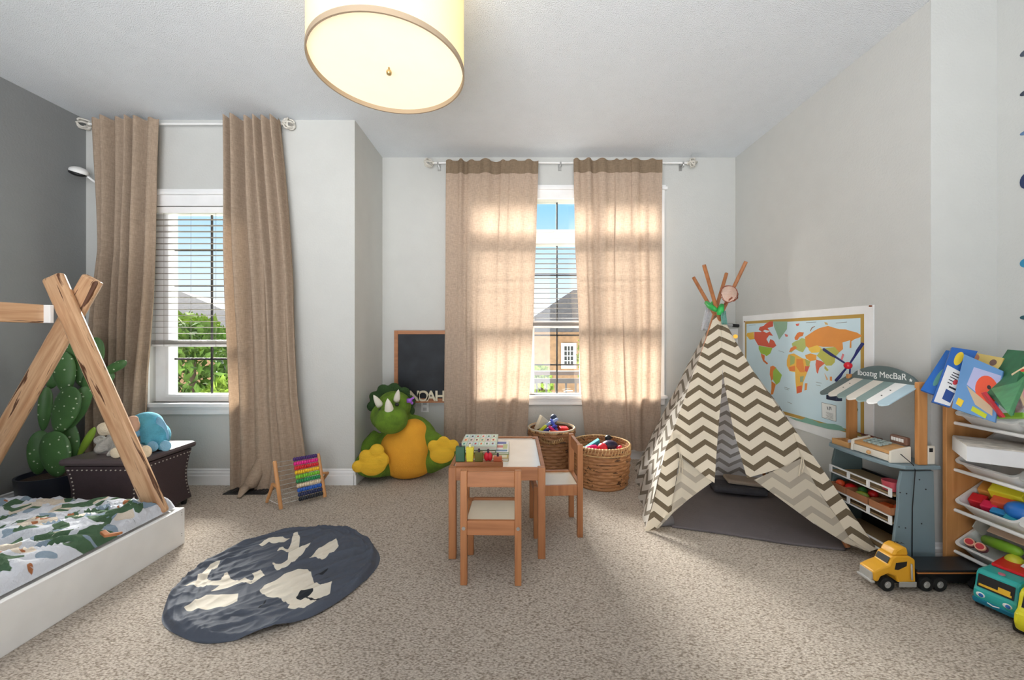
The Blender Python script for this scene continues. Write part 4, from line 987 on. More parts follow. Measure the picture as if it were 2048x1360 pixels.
# filling boards (toys rest on deeper toys)
def lumps(c, r_, z, label):
    b = MB(); rn = random.Random(3)
    b.lathe([(.001, z), (r_, z-.02), (r_, .02), (.001, .02)], c, 24)
    return b
tagit(emit(lumps(B1, .172, .235, ''), 'toy_pile', mat('toy_heap_red_brown', (120, 60, 50), .8, var=.5, vscale=30)), 'jumbled reddish toys filling the tan woven basket', 'toys', kind='stuff')
tagit(emit(lumps(B2, .155, .30, ''), 'toy_pile', mat('toy_heap_dark', (90, 40, 60), .8, var=.5, vscale=30)), 'jumbled dark toys filling the tall brown basket', 'toys', kind='stuff')
def toyshape(kind, c, s, rgb, rot, label, cat, rough=.35, name=None):
    m = mat('toy_plastic', rgb, rough); b = MB(); c = Vector(c)
    if kind == 'ball': b.ell(c, s, rot)
    elif kind == 'capsule':
        R = Euler(rot).to_matrix(); d = R@Vector((0, 0, s[2])); b.tube([c-d, c-d*.85, c, c+d*.85, c+d], [s[0]*.4, s[0]*.9, s[0], s[0]*.8, s[0]*.3], 12)
    elif kind == 'block': b.cbox(c, s, rot)
    elif kind == 'wedge':
        R = Euler(rot).to_matrix(); q = [(-s[0], -s[1], 0), (s[0], -s[1], 0), (s[0]*.2, -s[1], s[2])]; b.prism([c+R@Vector(x) for x in q], R@Vector((0, 2*s[1], 0)))
    elif kind == 'disc':
        R = Euler(rot).to_matrix(); b.cyl(c-R@Vector((0, 0, s[2])), c+R@Vector((0, 0, s[2])), s[0], n=24)
    o = emit(b, name or ('toy_'+kind), m, smooth=1 if kind in ('ball', 'capsule') else 2 if kind == 'disc' else 0, bevel=.004 if kind in ('block', 'wedge') else 0)
    return tagit(o, label, cat)
x, y = B1[0], B1[1]
toyshape('wedge', (x-.07, y-.03, .25), (.075, .015, .10), (40, 150, 160), (.3, .25, .3), 'teal folded fabric toy peeking from the tan basket', 'toy', .7)
toyshape('capsule', (x-.09, y-.10, .285), (.022, .022, .045), (225, 20, 110), (0, 1.5, .3), 'hot pink toy at the left front of the tan basket', 'toy')
toyshape('ball', (x-.01, y-.10, .285), .036, (205, 25, 50), (0, 0, 0), 'red ball at the front of the tan basket', 'ball')
toyshape('ball', (x+.055, y-.05, .288), (.062, .045, .04), (34, 26, 60), (0, 0, 0), 'dark purple rounded toy in the tan basket', 'toy')
toyshape('ball', (x+.065, y+.04, .32), .026, (20, 20, 24), (0, 0, 0), 'small black ball at the back of the tan basket', 'ball')
toyshape('capsule', (x+.11, y-.08, .28), (.014, .014, .04), (220, 60, 90), (.9, .6, 0), 'pink stick toy at the right of the tan basket', 'toy')
x, y = B2[0], B2[1]
toyshape('capsule', (x-.09, y-.09, .355), (.014, .014, .06), (190, 200, 40), (.4, .7, .2), 'yellow green stick toy in the tall basket', 'toy')
toyshape('capsule', (x-.03, y-.08, .36), (.016, .016, .075), (40, 40, 150), (.3, 1.2, .5), 'dark blue stick toy in the tall basket', 'toy')
toyshape('capsule', (x+.02, y-.05, .375), (.014, .014, .07), (70, 90, 190), (-.5, -.5, 0), 'blue slanted stick toy in the tall basket', 'toy')
toyshape('capsule', (x+.01, y-.09, .35), (.013, .013, .06), (205, 30, 120), (.2, -.8, 0), 'magenta stick toy in the tall basket', 'toy')
toyshape('block', (x+.09, y-.05, .355), (.07, .05, .035), (215, 40, 40), (.2, .1, .3), 'red block toy in the tall basket', 'toy')
toyshape('block', (x+.03, y-.12, .345), (.12, .03, .02), (220, 100, 50), (.1, .05, 0), 'orange flat toy at the front of the tall basket', 'toy')
toyshape('ball', (x+.02, y+.02, .42), (.03, .03, .04), (36, 52, 80), (0, 0, 0), 'dark blue knob toy standing up at the middle of the tall basket', 'toy')
toyshape('wedge', (x-.07, y+.03, .36), (.07, .03, .09), (212, 200, 176), (0, -.3, .3), 'beige fabric piece standing at the back left of the tall basket', 'toy', .9)
toyshape('capsule', (x-.0, y-.02, .40), (.016, .016, .06), (150, 170, 215), (.2, 1.0, .2), 'pale blue toy lying across the top of the tall basket', 'toy')

# ------------------------------------------------------------------ teepee
tp = thing('play_teepee', (1.38, 2.6, 0), 'childrens teepee in cream and taupe chevron canvas with wooden poles', 'play tent')
LF = PZ(1292, 1062); RF = PZ(1748, 1104, .042); LB = PZ(1272, 945); RB = Vector((1.95, 3.02, 0)); AP = P(1435, 630, 2.63)
bases = {'A': RF+Vector((-.06, .07, 0)), 'B': RB+Vector((-.05, -.04, 0)), 'C': LF+Vector((.06, .07, 0)), 'D': LB+Vector((.07, -.03, 0))}
tips = {'A': P(1387, 555, 2.78), 'B': P(1408, 530, 2.50), 'C': P(1453, 547, 2.74), 'D': P(1492, 523, 2.50)}
for k in 'ABCD':
    a = Vector(bases[k]); a.z = .012; a = a.lerp(AP, .01); emit(MB().cyl(a, tips[k], .0125, .0115, 14), 'pole', M['pole'], tp, smooth=2)
def ruled(L, R, plane, off, nr, nc, wr=.006, seed=0, ubase=None):
    p0, n, ex, ey = plane; rows = []; uvs = []
    def res(pl, k):
        ds = [0]
        for a, b_ in zip(pl, pl[1:]): ds.append(ds[-1]+math.dist(a, b_))
        out = []
        for i in range(k+1):
            d = ds[-1]*i/k; j = 0
            while j < len(pl)-2 and ds[j+1] < d: j += 1
            t = (d-ds[j])/(ds[j+1]-ds[j]); out.append((pl[j][0]+(pl[j+1][0]-pl[j][0])*t, pl[j][1]+(pl[j+1][1]-pl[j][1])*t))
        return out
    # same number of control points -> interpolate segment by segment
    m = len(L)-1; per = max(1, nr//m); rowsuv = []
    for sgm in range(m):
        for i in range(per+(1 if sgm == m-1 else 0)):
            t = i/per; a = (L[sgm][0]+(L[sgm+1][0]-L[sgm][0])*t, L[sgm][1]+(L[sgm+1][1]-L[sgm][1])*t); c = (R[sgm][0]+(R[sgm+1][0]-R[sgm][0])*t, R[sgm][1]+(R[sgm+1][1]-R[sgm][1])*t)
            r_ = []; ur = []
            for j in range(nc+1):
                s_ = j/nc; q = PP(a[0]+(c[0]-a[0])*s_, a[1]+(c[1]-a[1])*s_, p0+n*off, n)
                X_ = (q-p0).dot(ex); Y_ = (q-p0).dot(ey); ed = min(1, s_*5, (1-s_)*5)
                q = q+n*wr*(math.sin(X_*19+seed+2*math.sin(Y_*5))+.6*math.sin(Y_*14+X_*23+seed))*(.3+.7*ed)
                r_.append(q); ur.append((X_+5, Y_+5))
            rows.append(r_); rowsuv.append(ur)
    g = MB(); g.grid(rows, uv=rowsuv); return g
def mkplane(a, b_, c):
    n = (b_-a).cross(c-a).normalized()
    if n.dot(Vector((0, 0, EYE))-a) < 0: n = -n
    ex = (c-b_).normalized(); ey = n.cross(ex).normalized()
    if ey.z < 0: ey = -ey
    return (Vector(a), n, ex, ey)
PF = mkplane(AP, LF, RF); PLs = mkplane(AP, LB, LF); PBk = mkplane(AP, LB, RB); PRt = mkplane(AP, RF, RB)
Lp = [(1428, 632), (1411, 682), (1390, 740), (1372, 788), (1345, 865), (1352, 918)]; Lr = [(1440, 630), (1443, 682), (1445, 740), (1444, 775), (1436, 865), (1429, 966)]
emit(ruled(Lp, Lr, PF, .004, 70, 34, .007, 1), 'front_panel', M['chev'], tp, smooth=1)
Rr = [(1444, 630), (1469, 680), (1505, 740), (1530, 777), (1582, 850), (1608, 924)]; Rp = [(1440, 630), (1443, 682), (1445, 740), (1450, 775), (1468, 865), (1494, 956)]
emit(ruled(Rp, Rr, PF, .004, 70, 34, .007, 2), 'front_panel', M['chev'], tp, smooth=1)
emit(ruled([(1345, 863), (1331, 899), (1308, 1001), (1289, 1064)], [(1362, 863), (1358, 919), (1343, 1022), (1313, 1058)], PF, .010, 40, 10, .008, 3), 'front_hem_strip', M['chev'], tp, smooth=1)
emit(ruled([(1582, 848), (1604, 922), (1632, 974), (1673, 1033), (1696, 1074), (1738, 1103)], [(1583, 849), (1620, 903), (1655, 953), (1700, 1020), (1722, 1052), (1754, 1098)], PF, .010, 40, 10, .006, 4), 'front_hem_strip', M['chev'], tp, smooth=1)
emit(ruled([(1360, 912), (1353, 960), (1343, 1008), (1330, 1034), (1312, 1057)], [(1364, 915), (1424, 964), (1378, 998), (1348, 1024), (1317, 1057)], PF, .018, 40, 16, .006, 5), 'folded_back_flap', M['chev_in'], tp, smooth=1, label='pale reverse side of the chevron canvas')
emit(ruled([(1600, 918), (1508, 960), (1559, 997), (1627, 1047), (1690, 1086), (1738, 1104)], [(1607, 922), (1617, 945), (1642, 990), (1676, 1038), (1700, 1078), (1742, 1104)], PF, .018, 40, 16, .006, 6), 'folded_back_flap', M['chev_in'], tp, smooth=1, label='pale reverse side of the chevron canvas')
emit(ruled([(1426, 634), (1411, 666), (1385, 712), (1331, 819), (1268, 940)], [(1430, 632), (1411, 682), (1374, 788), (1333, 897), (1290, 1063)], PLs, .0, 60, 30, .010, 7), 'side_panel', M['chev_side_lit'], tp, smooth=1)
def tri(a, b_, c, pl, m, nm):
    rows = []; uvs = []
    for i in range(31):
        t = i/30; l = a.lerp(b_, t); r_ = a.lerp(c, t); row = []; u_ = []
        for j in range(21):
            q = l.lerp(r_, j/20); X_ = (q-pl[0]).dot(pl[2]); Y_ = (q-pl[0]).dot(pl[3]); q = q+pl[1]*.006*math.sin(X_*17+Y_*5); row.append(q); u_.append((X_+5, Y_+5))
        rows.append(row); uvs.append(u_)
    g = MB(); g.grid(rows, uv=uvs); emit(g, nm, m, tp, smooth=1)
tri(AP, LB+Vector((.02, 0, .01)), RB+Vector((0, 0, .01)), PBk, M['chev_back'], 'rear_panel'); tri(AP, RB+Vector((0, 0, .01)), RF+Vector((0, 0, .01)), PRt, M['chev_side_lit'], 'side_panel')
for pts in ([(1359, 905), (1361, 925), (1358, 950)], [(1362, 908), (1366, 930), (1364, 948)]):
    emit(MB().tube([PP(u, v, PF[0]+PF[1]*.03, PF[1]) for u, v in pts], .003, 6), 'tie_string', mat('tie_cream', (216, 204, 180), .9), tp)
for pts in ([(1604, 915), (1601, 935), (1598, 952)], [(1606, 915), (1608, 932), (1604, 945)]):
    emit(MB().tube([PP(u, v, PF[0]+PF[1]*.03, PF[1]) for u, v in pts], .003, 6), 'tie_string', mat('tie_cream', (216, 204, 180), .9), tp)
emit(MB().tube([P(1425, 622, 2.60), P(1433, 624, 2.58), P(1443, 620, 2.60), P(1446, 617, 2.66), P(1434, 613, 2.70), P(1424, 617, 2.66), P(1425, 622, 2.60)], .005, 8), 'rope', mat('rope_tan', (186, 150, 110), .8), tp)
gm = mat('green_satin', (48, 170, 80), .4, .3, 40, var=.3)
b = MB(); b.tube([P(1412, 605, 2.66), P(1420, 612, 2.62), P(1428, 617, 2.58), P(1434, 622, 2.57)], [.012, .02, .018, .01], 10); b.tube([P(1444, 610, 2.58), P(1441, 620, 2.56), P(1438, 630, 2.56)], [.014, .022, .014], 10); b.tube([P(1424, 604, 2.66), P(1430, 612, 2.64)], [.01, .02], 8)
tagit(emit(b, 'ribbon', gm, smooth=1), 'green satin ribbon wound round the top of the teepee poles', 'ribbon')
b = MB(); rows = [[P(1413+i*.5-k*2.4+2*math.sin(k), 612+k*7+i*.8, 2.74+.01*math.sin(i*1.5)) for i in range(9)] for k in range(8)]
rows = [[P(1413-k*1.9+i*(1.2+.12*k), 612+k*7, 2.74+.012*math.sin(i*1.3+k*.3)) for i in range(9)] for k in range(8)]
b.grid(rows); tagit(emit(b, 'scarf', cloth('sheer_white', (236, 238, 240), (236, 238, 240), .5), smooth=1, solid=.002), 'white sheer cloth hanging left of the teepee top', 'cloth')
b = MB(); rows = [[P(1440+i*1.6+k*.6, 622+k*4.5, 2.55+.012*math.sin(i*1.9+k)) for i in range(8)] for k in range(7)]; b.grid(rows)
tagit(emit(b, 'organza_bag', cloth('organza_teal', (150, 200, 190), (160, 210, 190), .5), smooth=1, solid=.002), 'green and blue sheer bag hanging right of the teepee top', 'bag')
# woven rattle / dreamcatcher on the poles
sh = thing('woven_fan', P(1462, 590, 2.52), 'small woven heart shaped hand fan stuck between the teepee poles', 'ornament')
c0 = P(1458, 588, 2.52)
b = MB(); hs = []
for i in range(33):
    t = 2*PI*i/32; hs.append(c0+Vector((.052*math.cos(t)*(1+.15*math.sin(t)), 0, .052*math.sin(t)*(1-.1*math.cos(t)))))
b.tube(hs, .004, 6); b.tube([P(1449, 609, 2.54), P(1458, 600, 2.52), P(1464, 595, 2.52)], .006, 8)
hs2 = [P(1470, 580, 2.53), P(1476, 588, 2.53), P(1475, 596, 2.53), P(1468, 602, 2.53), P(1462, 602, 2.53)]; b.tube(hs2, .004, 6)
emit(b, 'rim_and_handle', wood('cane', (126, 60, 40), (150, 84, 58), 'X', 9), sh, smooth=1)
b = MB()
for i in range(14):
    q = -.046+i*.0071; w = math.sqrt(max(0, .05**2-q*q)); b.tube([c0+Vector((q-.004, -.002, -w)), c0+Vector((q+.004, .003, 0)), c0+Vector((q, -.002, w))], .0026, 5)
    b.tube([c0+Vector((-w, .002, q)), c0+Vector((w, -.002, q))], .0022, 5)
emit(b, 'woven_face', mat('woven_straw', (228, 196, 178), .8, var=.15), sh, smooth=1)
# quilt inside
qp = [PZ(u, v, .012) for u, v in ((1322, 1036), (1345, 1052), (1450, 1066), (1570, 1085), (1640, 1093), (1690, 1098), (1697, 1090), (1660, 1040), (1600, 975), (1540, 935), (1400, 930), (1345, 960), (1325, 1000))]
def quilt_mat():
    m = mat('quilt_grey', (112, 106, 108), .9, 0, 10, var=.06); nt = m.node_tree; b = nt.nodes['Principled BSDF']
    tc = nt.nodes.new('ShaderNodeTexCoord'); mp = nt.nodes.new('ShaderNodeMapping'); mp.inputs['Rotation'].default_value = (0, 0, .7); nt.links.new(tc.outputs['Object'], mp.inputs[0])
    br = nt.nodes.new('ShaderNodeTexBrick'); br.inputs['Scale'].default_value = 9; br.inputs['Mortar Size'].default_value = .018; br.offset = .5; nt.links.new(mp.outputs[0], br.inputs['Vector'])
    bp = nt.nodes.new('ShaderNodeBump'); bp.inputs['Strength'].default_value = .8; bp.invert = True; bp.inputs['Distance'].default_value = .006; nt.links.new(br.outputs['Fac'], bp.inputs['Height']); nt.links.new(bp.outputs[0], b.inputs['Normal']); return m
b = MB(); b.prism([q-Vector((0, 0, .011)) for q in qp], (0, 0, .014)); tagit(emit(b, 'quilt', quilt_mat(), bevel=.004), 'dark grey quilted blanket spread inside the teepee', 'blanket')
b = MB(); c = PZ(1345, 1040, .03)
for k in range(40): pass
sp = []
for k in range(60):
    t = k/59*4.2*PI; r_ = .006+.0019*t; sp.append((r_*math.cos(t), r_*math.sin(t)))
d = Vector((-.12, -.02, 0)); rows = [[c+Vector((0, q[0], q[1])) for q in sp], [c+d+Vector((0, q[0], q[1])) for q in sp]]
g = MB(); g.grid(rows); tagit(emit(g, 'blanket_roll', mat('quilt_roll_grey', (140, 138, 142), .9), smooth=1, solid=.004), 'small rolled up end of grey cloth at the left front of the teepee', 'blanket')
fb = thing('folded_bag', PZ(1490, 985, .02), 'folded black and grey cushion bag lying on the quilt inside the teepee', 'bag')
c = PZ(1480, 985, .02)
emit(MB().cbox(c+Vector((-.02, .0, .035)), (.34, .16, .05), (0, .03, -.2)), 'cushion', mat('bag_dark_grey', (62, 62, 68), .8, .4, 100), fb, bevel=.022)
emit(MB().cbox(c+Vector((.04, .02, .075)), (.24, .14, .028), (0, .05, -.25)), 'beige_panel', mat('bag_beige', (160, 146, 132), .9, .4, 100), fb, bevel=.012)
emit(MB().tube([c+Vector(q) for q in ((.10, -.02, .03), (.2, -.03, .02), (.28, -.02, .015), (.33, .0, .013))], .009, 8), 'strap', M['black'], fb, smooth=1)
emit(MB().cbox(c+Vector((.05, -.075, .035)), (.06, .012, .045), (0, .03, -.2)), 'pocket', mat('bag_pocket', (84, 80, 82), .9), fb, bevel=.004)
# white ornament with black pen on the wall corner behind the teepee
wb = thing('wall_organizer', P(1466, 690, 3.45), 'narrow white wall organiser with gold knob behind the teepee top', 'organiser')
a = P(1453, 657, 3.50); c = P(1482, 720, 3.50)
emit(MB().box((a.x, 3.50, c.z), (c.x-.02, YB-.001, a.z)), 'board', M['white'], wb, bevel=.004)
emit(MB().cyl(P(1471, 673, 3.50), P(1471, 673, 3.47), .016, .018, 16), 'knob', mat('gold', (212, 160, 60), .3, metal=.8), wb, smooth=2)
a = P(1452, 654, 3.44)
pn = thing('marker_pen', a, 'black capped marker lying on top of the white wall organiser', 'pen')
emit(MB().cyl(P(1452, 652, 3.46)+Vector((0, 0, .01)), P(1464, 653, 3.46)+Vector((0, 0, .01)), .014, n=14), 'barrel', mat('pen_grey', (176, 178, 178), .4), pn, smooth=2)
emit(MB().cyl(P(1464, 653, 3.46)+Vector((0, 0, .01)), P(1477, 654, 3.46)+Vector((0, 0, .01)), .015, n=14), 'cap', M['black'], pn, smooth=2)

# ------------------------------------------------------------------ world map on the right wall
mp_ = thing('wall_map', (XR, 2.8, .45), 'large world map poster with gold border on the right wall', 'map')
xw = XR-.004
def mq(x, y, dx=0): q = PX(1480+x*300/1360, 590+y*300/1360, XR-.006); return Vector((xw-.0022-dx, q.y, q.z))
yy0, yy1, zz0, zz1 = 2.176, 3.42, .452, 1.272
emit(MB().box((xw, yy0, zz0), (XR-.0005, yy1, zz1)), 'paper', mat('map_paper', (240, 242, 242), .35), mp_)
g1 = MB(); yb0, yb1, zb0, zb1 = 2.235, 3.385, .525, 1.225
g1.box((xw-.0009, yb0, zb0), (xw-.0001, yb1, zb1)); emit(g1, 'gold_border', mat('map_gold', (186, 152, 72), .4), mp_)
emit(MB().box((xw-.0018, yb0+.022, zb0+.022), (xw-.001, yb1-.022, zb1-.022)), 'ocean', mat('map_sea', (206, 232, 242), .3, var=.05, vscale=3), mp_)
land = [((232, 186, 60), [(65, 345), (125, 335), (130, 400), (90, 405), (60, 370)]),
 ((214, 92, 66), [(130, 335), (190, 335), (215, 330), (240, 345), (270, 330), (300, 370), (265, 365), (240, 400), (262, 440), (275, 400), (300, 410), (310, 420), (330, 460), (300, 480), (165, 455), (130, 395)]),
 ((214, 92, 66), [(180, 290), (215, 280), (235, 260), (270, 240), (300, 240), (300, 285), (250, 300), (270, 325), (225, 315), (200, 335), (170, 315)]),
 ((142, 178, 150), [(300, 240), (430, 240), (425, 310), (355, 405), (335, 350), (310, 290)]), ((222, 120, 110), [(405, 352), (435, 362), (430, 380), (412, 376)]),
 ((158, 196, 62), [(170, 460), (295, 480), (275, 530), (240, 555), (225, 540), (190, 530), (170, 490)]),
 ((222, 118, 58), [(190, 530), (225, 548), (222, 590), (255, 620), (245, 630), (210, 600), (195, 560)]),
 ((226, 130, 58), [(275, 650), (300, 640), (330, 660), (300, 690), (300, 760), (285, 780), (270, 720)]), ((154, 194, 74), [(325, 660), (380, 725), (360, 790), (330, 815), (300, 770), (300, 690)]),
 ((232, 140, 60), [(285, 780), (325, 810), (300, 900), (278, 905), (285, 850)]),
 ((234, 184, 76), [(440, 540), (490, 530), (570, 575), (600, 580), (635, 640), (610, 700), (575, 790), (560, 880), (515, 895), (505, 800), (500, 700), (450, 690), (425, 640), (425, 590)]),
 ((166, 182, 110), [(455, 545), (500, 560), (495, 620), (455, 640)]), ((230, 140, 60), [(512, 580), (570, 580), (588, 700), (545, 700), (510, 650)]), ((222, 96, 60), [(515, 830), (562, 820), (560, 880), (515, 893)]), ((216, 90, 76), [(590, 645), (630, 645), (610, 700), (588, 690)]), ((226, 128, 60), [(445, 655), (500, 640), (500, 690), (452, 688)]), ((150, 170, 130), [(545, 740), (580, 735), (570, 790), (545, 790)]),
 ((232, 150, 70), [(590, 800), (612, 800), (605, 860), (585, 865)]),
 ((176, 190, 110), [(450, 512), (480, 480), (470, 440), (500, 420), (530, 410), (560, 390), (600, 400), (600, 470), (570, 520), (540, 510), (500, 490), (465, 522)]), ((226, 132, 66), [(445, 520), (460, 480), (500, 460), (520, 480), (490, 500)]),
 ((222, 124, 60), [(495, 385), (520, 345), (540, 335), (580, 340), (570, 370), (540, 380), (520, 410), (498, 405)]),
 ((230, 150, 66), [(590, 380), (620, 360), (680, 320), (720, 300), (800, 280), (830, 290), (900, 310), (960, 312), (1000, 325), (1060, 340), (1110, 370), (1085, 385), (1040, 400), (1010, 420), (1010, 480), (995, 480), (1000, 410), (930, 430), (935, 490), (900, 520), (850, 470), (750, 470), (700, 460), (620, 480), (595, 460)]),
 ((240, 200, 80), [(620, 480), (700, 455), (740, 480), (720, 520), (650, 525), (625, 500)]), ((232, 160, 60), [(590, 545), (640, 530), (695, 545), (690, 590), (640, 600), (600, 575)]), ((176, 180, 96), [(590, 580), (640, 600), (625, 648), (602, 640)]),
 ((186, 188, 86), [(730, 490), (860, 470), (900, 520), (865, 560), (860, 610), (830, 640), (780, 640), (740, 590), (697, 550), (720, 520)]), ((216, 100, 72), [(692, 585), (740, 600), (770, 620), (720, 660), (705, 715), (695, 700), (685, 630)]),
 ((190, 188, 90), [(770, 640), (805, 680), (790, 692), (765, 665)]), ((226, 180, 130), [(765, 705), (800, 765), (785, 772)]), ((232, 150, 80), [(815, 740), (835, 740), (835, 780), (815, 775)]), ((232, 130, 140), [(930, 530), (945, 540), (930, 590), (910, 600), (915, 575)]),
 ((222, 110, 90), [(505, 262), (540, 258), (530, 280), (512, 280)]), ((214, 180, 110), [(765, 245), (790, 250), (800, 270), (775, 268)]), ((150, 110, 90), [(635, 325), (650, 295), (680, 280), (682, 285), (655, 302), (640, 330)]),
 ((130, 178, 160), [(430, 1100), (560, 1130), (600, 1110), (680, 1140), (720, 1160), (860, 1170), (920, 1190), (960, 1235), (800, 1215), (640, 1172), (500, 1135)]),
 ((60, 140, 110), [(1010, 930), (1035, 930), (1072, 1040), (1040, 1140), (1012, 1150)])]
b = MB(); ms = []
for i, (col, pl) in enumerate(land):
    ms.append(mat('map_land', col, .35)); b.prism([mq(x, y, i*.000006) for x, y in pl], (-.0003, 0, 0), i)
nland = len(ms)
ms += [mat('map_legend', (232, 236, 234), .35), mat('map_ink', (110, 116, 118), .5)]
b.prism([mq(x, y) for x, y in ((742, 975), (872, 1003), (872, 1147), (745, 1110))], (-.0006, 0, 0), nland)
for (x0, y0, x1, y1) in ((742, 975, 872, 1003), (872, 1003, 872, 1147), (872, 1147, 745, 1110), (745, 1110, 742, 975)): b.tube([mq(x0, y0, .0006), mq(x1, y1, .0006)], .0012, 4, nland+1)
for (x0, y0, x1, y1) in ((792, 1012, 800, 1040), (812, 1012, 812, 1044), (822, 1014, 828, 1044)): b.tube([mq(x0, y0, .0008), mq(x1, y1, .0008)], .003, 4, nland+1)
for k in range(7): b.tube([mq(780+5*k % 15, 1062+k*8, .0007), mq(845, 1078+k*8, .0007)], .0008, 4, nland+1)
for (x0, y0, x1, y1) in ((80, 275, 140, 270), (600, 250, 690, 245), (870, 255, 970, 245), (350, 505, 400, 520), (690, 790, 740, 800), (690, 815, 730, 825), (400, 835, 450, 850), (405, 850, 440, 862), (430, 970, 470, 985)): b.tube([mq(x0, y0, .0002), mq(x1, y1, .0002)], .0012, 4, nland+1)
emit(b, 'map_print', ms, mp_)
b = MB(); q = Vector((xw-.012, yy0+.012, zz1-.006)); b.cyl(q, q+Vector((.011, 0, 0)), .005, n=10); q = Vector((xw-.006, yy1-.03, zz1-.05)); b.cyl(q, q+Vector((.005, 0, 0)), .005, n=10)
emit(b, 'pins', mat('copper_pin', (150, 90, 60), .4, metal=.5), mp_)

# ------------------------------------------------------------------ toy market stand
st = thing('market_stand', (1.88, 2.04, 0), 'grey blue toy market stand with striped scalloped awning beside the world map', 'toy stand')
gb = mat('stand_blue_grey', (128, 148, 156), .5, var=.05); gbd = mat('stand_dark_teal', (92, 108, 108), .5); awn = mat('awning_grey_green', (132, 154, 150), .5); aww = mat('awning_cream', (226, 220, 208), .5); blue_l = mat('awning_pale_blue', (176, 200, 212), .5)
SX0, SX1, SY0, SY1, SZ = 1.775, 1.968, 1.842, 2.235, .50
def side(y, m):
    pr_ = [(SX0-.012, 0), (SX1, 0), (SX1-.01, .47), (SX0+.035, .47), (SX0+.02, .40), (SX0+.018, .30), (SX0-.0, .16), (SX0-.008, .08)]
    b = MB(); b.prism([(x, y, z) for x, z in pr_], (0, .014, 0)); return b
emit(side(SY0, gb), 'side_panel', gb, st, bevel=.003); emit(side(SY1-.014, gbd), 'side_panel', gbd, st, bevel=.003, label='dark teal inner face of the far side panel')
b = MB()
for (x, z) in ((1.80, .37), (1.83, .365), (1.92, .385), (1.795, .21), (1.825, .205), (1.90, .225), (1.93, .06), (1.89, .43)): b.cyl((x, SY0-.0015, z), (x, SY0+.002, z), .003, n=10)
emit(b, 'screw_caps', M['black'], st)
pr_ = [(SX1+.005, SY0-.02), (SX1+.005, SY1+.01), (SX0+.02, SY1+.012), (SX0-.01, SY1-.02), (SX0-.022, SY1-.12), (SX0-.022, SY0+.12), (SX0-.006, SY0+.02), (SX0+.03, SY0-.02)]
b = MB(); b.prism([(x, y, SZ-.018) for x, y in pr_], (0, 0, .018)); emit(b, 'counter', gb, st, bevel=.004)
sw = mat('stand_shelf_wood', (168, 142, 104), .6, var=.1)
for z, nb in ((.352, 3), (.222, 3), (.075, 3)):
    emit(MB().box((SX0+.012, SY0+.015, z-.008), (SX1-.02, SY1-.015, z)), 'shelf', sw, st)
    b = MB(); xf = SX0-.004; za, zb_ = z-.012, z+.030
    b.box((xf, SY0+.015, zb_-.007), (xf+.008, SY1-.015, zb_)); b.box((xf, SY0+.015, za), (xf+.008, SY1-.015, za+.006))
    for k in range(4):
        y = SY0+.015+(SY1-SY0-.044)*k/3; b.box((xf, y, za+.006), (xf+.008, y+.014, zb_-.007))
    emit(b, 'front_rail', M['white'], st, bevel=.001)
emit(MB().box((SX1-.014, SY0+.015, .05), (SX1-.006, SY1-.015, .36)), 'back_panel', M['black'], st)
pw = wood('stand_post_wood', (186, 126, 70), (206, 146, 88), 'Z', 6)
emit(MB().box((1.878, SY0-.008, SZ), (1.922, SY0+.012, .885)), 'post', pw, st, bevel=.004)
emit(MB().box((1.885, SY1-.012, SZ), (1.935, SY1+.010, .885)), 'post', pw, st, bevel=.004)
# sign board: arched plate just above the awning, facing -X
b = MB(); arc = [(SY0+.018, .862), (SY1-.018, .862)]
for k in range(15):
    t = k/14; arc.append((SY1-.018-(SY1-SY0-.036)*t, .884+.062*math.sin(PI*t)**.7))
b.prism([(1.896, y, z) for y, z in arc], (.014, 0, 0)); emit(b, 'sign_board', gbd, st, bevel=.002)
me = text_mesh('Iboatıg MecBaR', .0445, .0006); me.transform(Matrix.Rotation(PI/2, 4, 'X')); me.transform(Matrix.Rotation(-PI/2, 4, 'Z'))
ws = [v.co.y for v in me.vertices]; k = .27/(max(ws)-min(ws)); me.transform(Matrix.Diagonal((1, k, 1, 1))); me.transform(Matrix.Translation((1.8955, (SY0+SY1)/2+.005, .886)))
me.materials.append(mat('sign_white', (236, 238, 236), .5)); o = bpy.data.objects.new('sign_lettering', me); COL.objects.link(o); me.transform(WM[st.name].inverted()); o.parent = st
b = MB(); cst = Vector((1.8945, SY0+.045, .888))
pts = []
for k in range(10):
    a = PI/2+k*PI/5; r_ = .009 if k % 2 == 0 else .004; pts.append(cst+Vector((0, r_*math.cos(a), r_*math.sin(a))))
b.prism(pts, (.0015, 0, 0)); emit(b, 'sign_star', M['white'], st)
# awning : slopes from the sign foot down to the front
yA, yB = SY1+.028, SY0+.004; ns = 7
mats_ = [gbd, aww, awn, aww, awn, M['white'], blue_l]
b = MB()
for k in range(ns):
    ya = yA+(yB-yA)*k/ns; yb_ = yA+(yB-yA)*(k+1)/ns; prs = []
    for i in range(9):
        t = i/8; yq = ya+(yb_-ya)*t; sc = .016*math.sin(PI*t)
        prs.append((1.752-sc*.8, yq, .776-sc*.55))
    top = [(1.896, yb_, .862), (1.896, ya, .862)]
    b.prism([Vector(p_) for p_ in prs+top], (.003, 0, .007), k)
emit(b, 'awning', mats_, st)
b = MB()
for t, s_ in ((.22, .35), (.22, .6), (.80, .4), (.80, .7)):
    y = yA+(yB-yA)*t; x = 1.896-.144*s_; z = .862-.086*s_+.0075; b.cyl((x, y, z-.001), (x, y, z+.002), .003, n=8)
emit(b, 'awning_bolts', M['black'], st)
emit(MB().box((1.765, SY1-.07, .742), (1.80, SY1+.0, .768)), 'lock_box', mat('navy_box', (44, 54, 78), .4), st, bevel=.003)
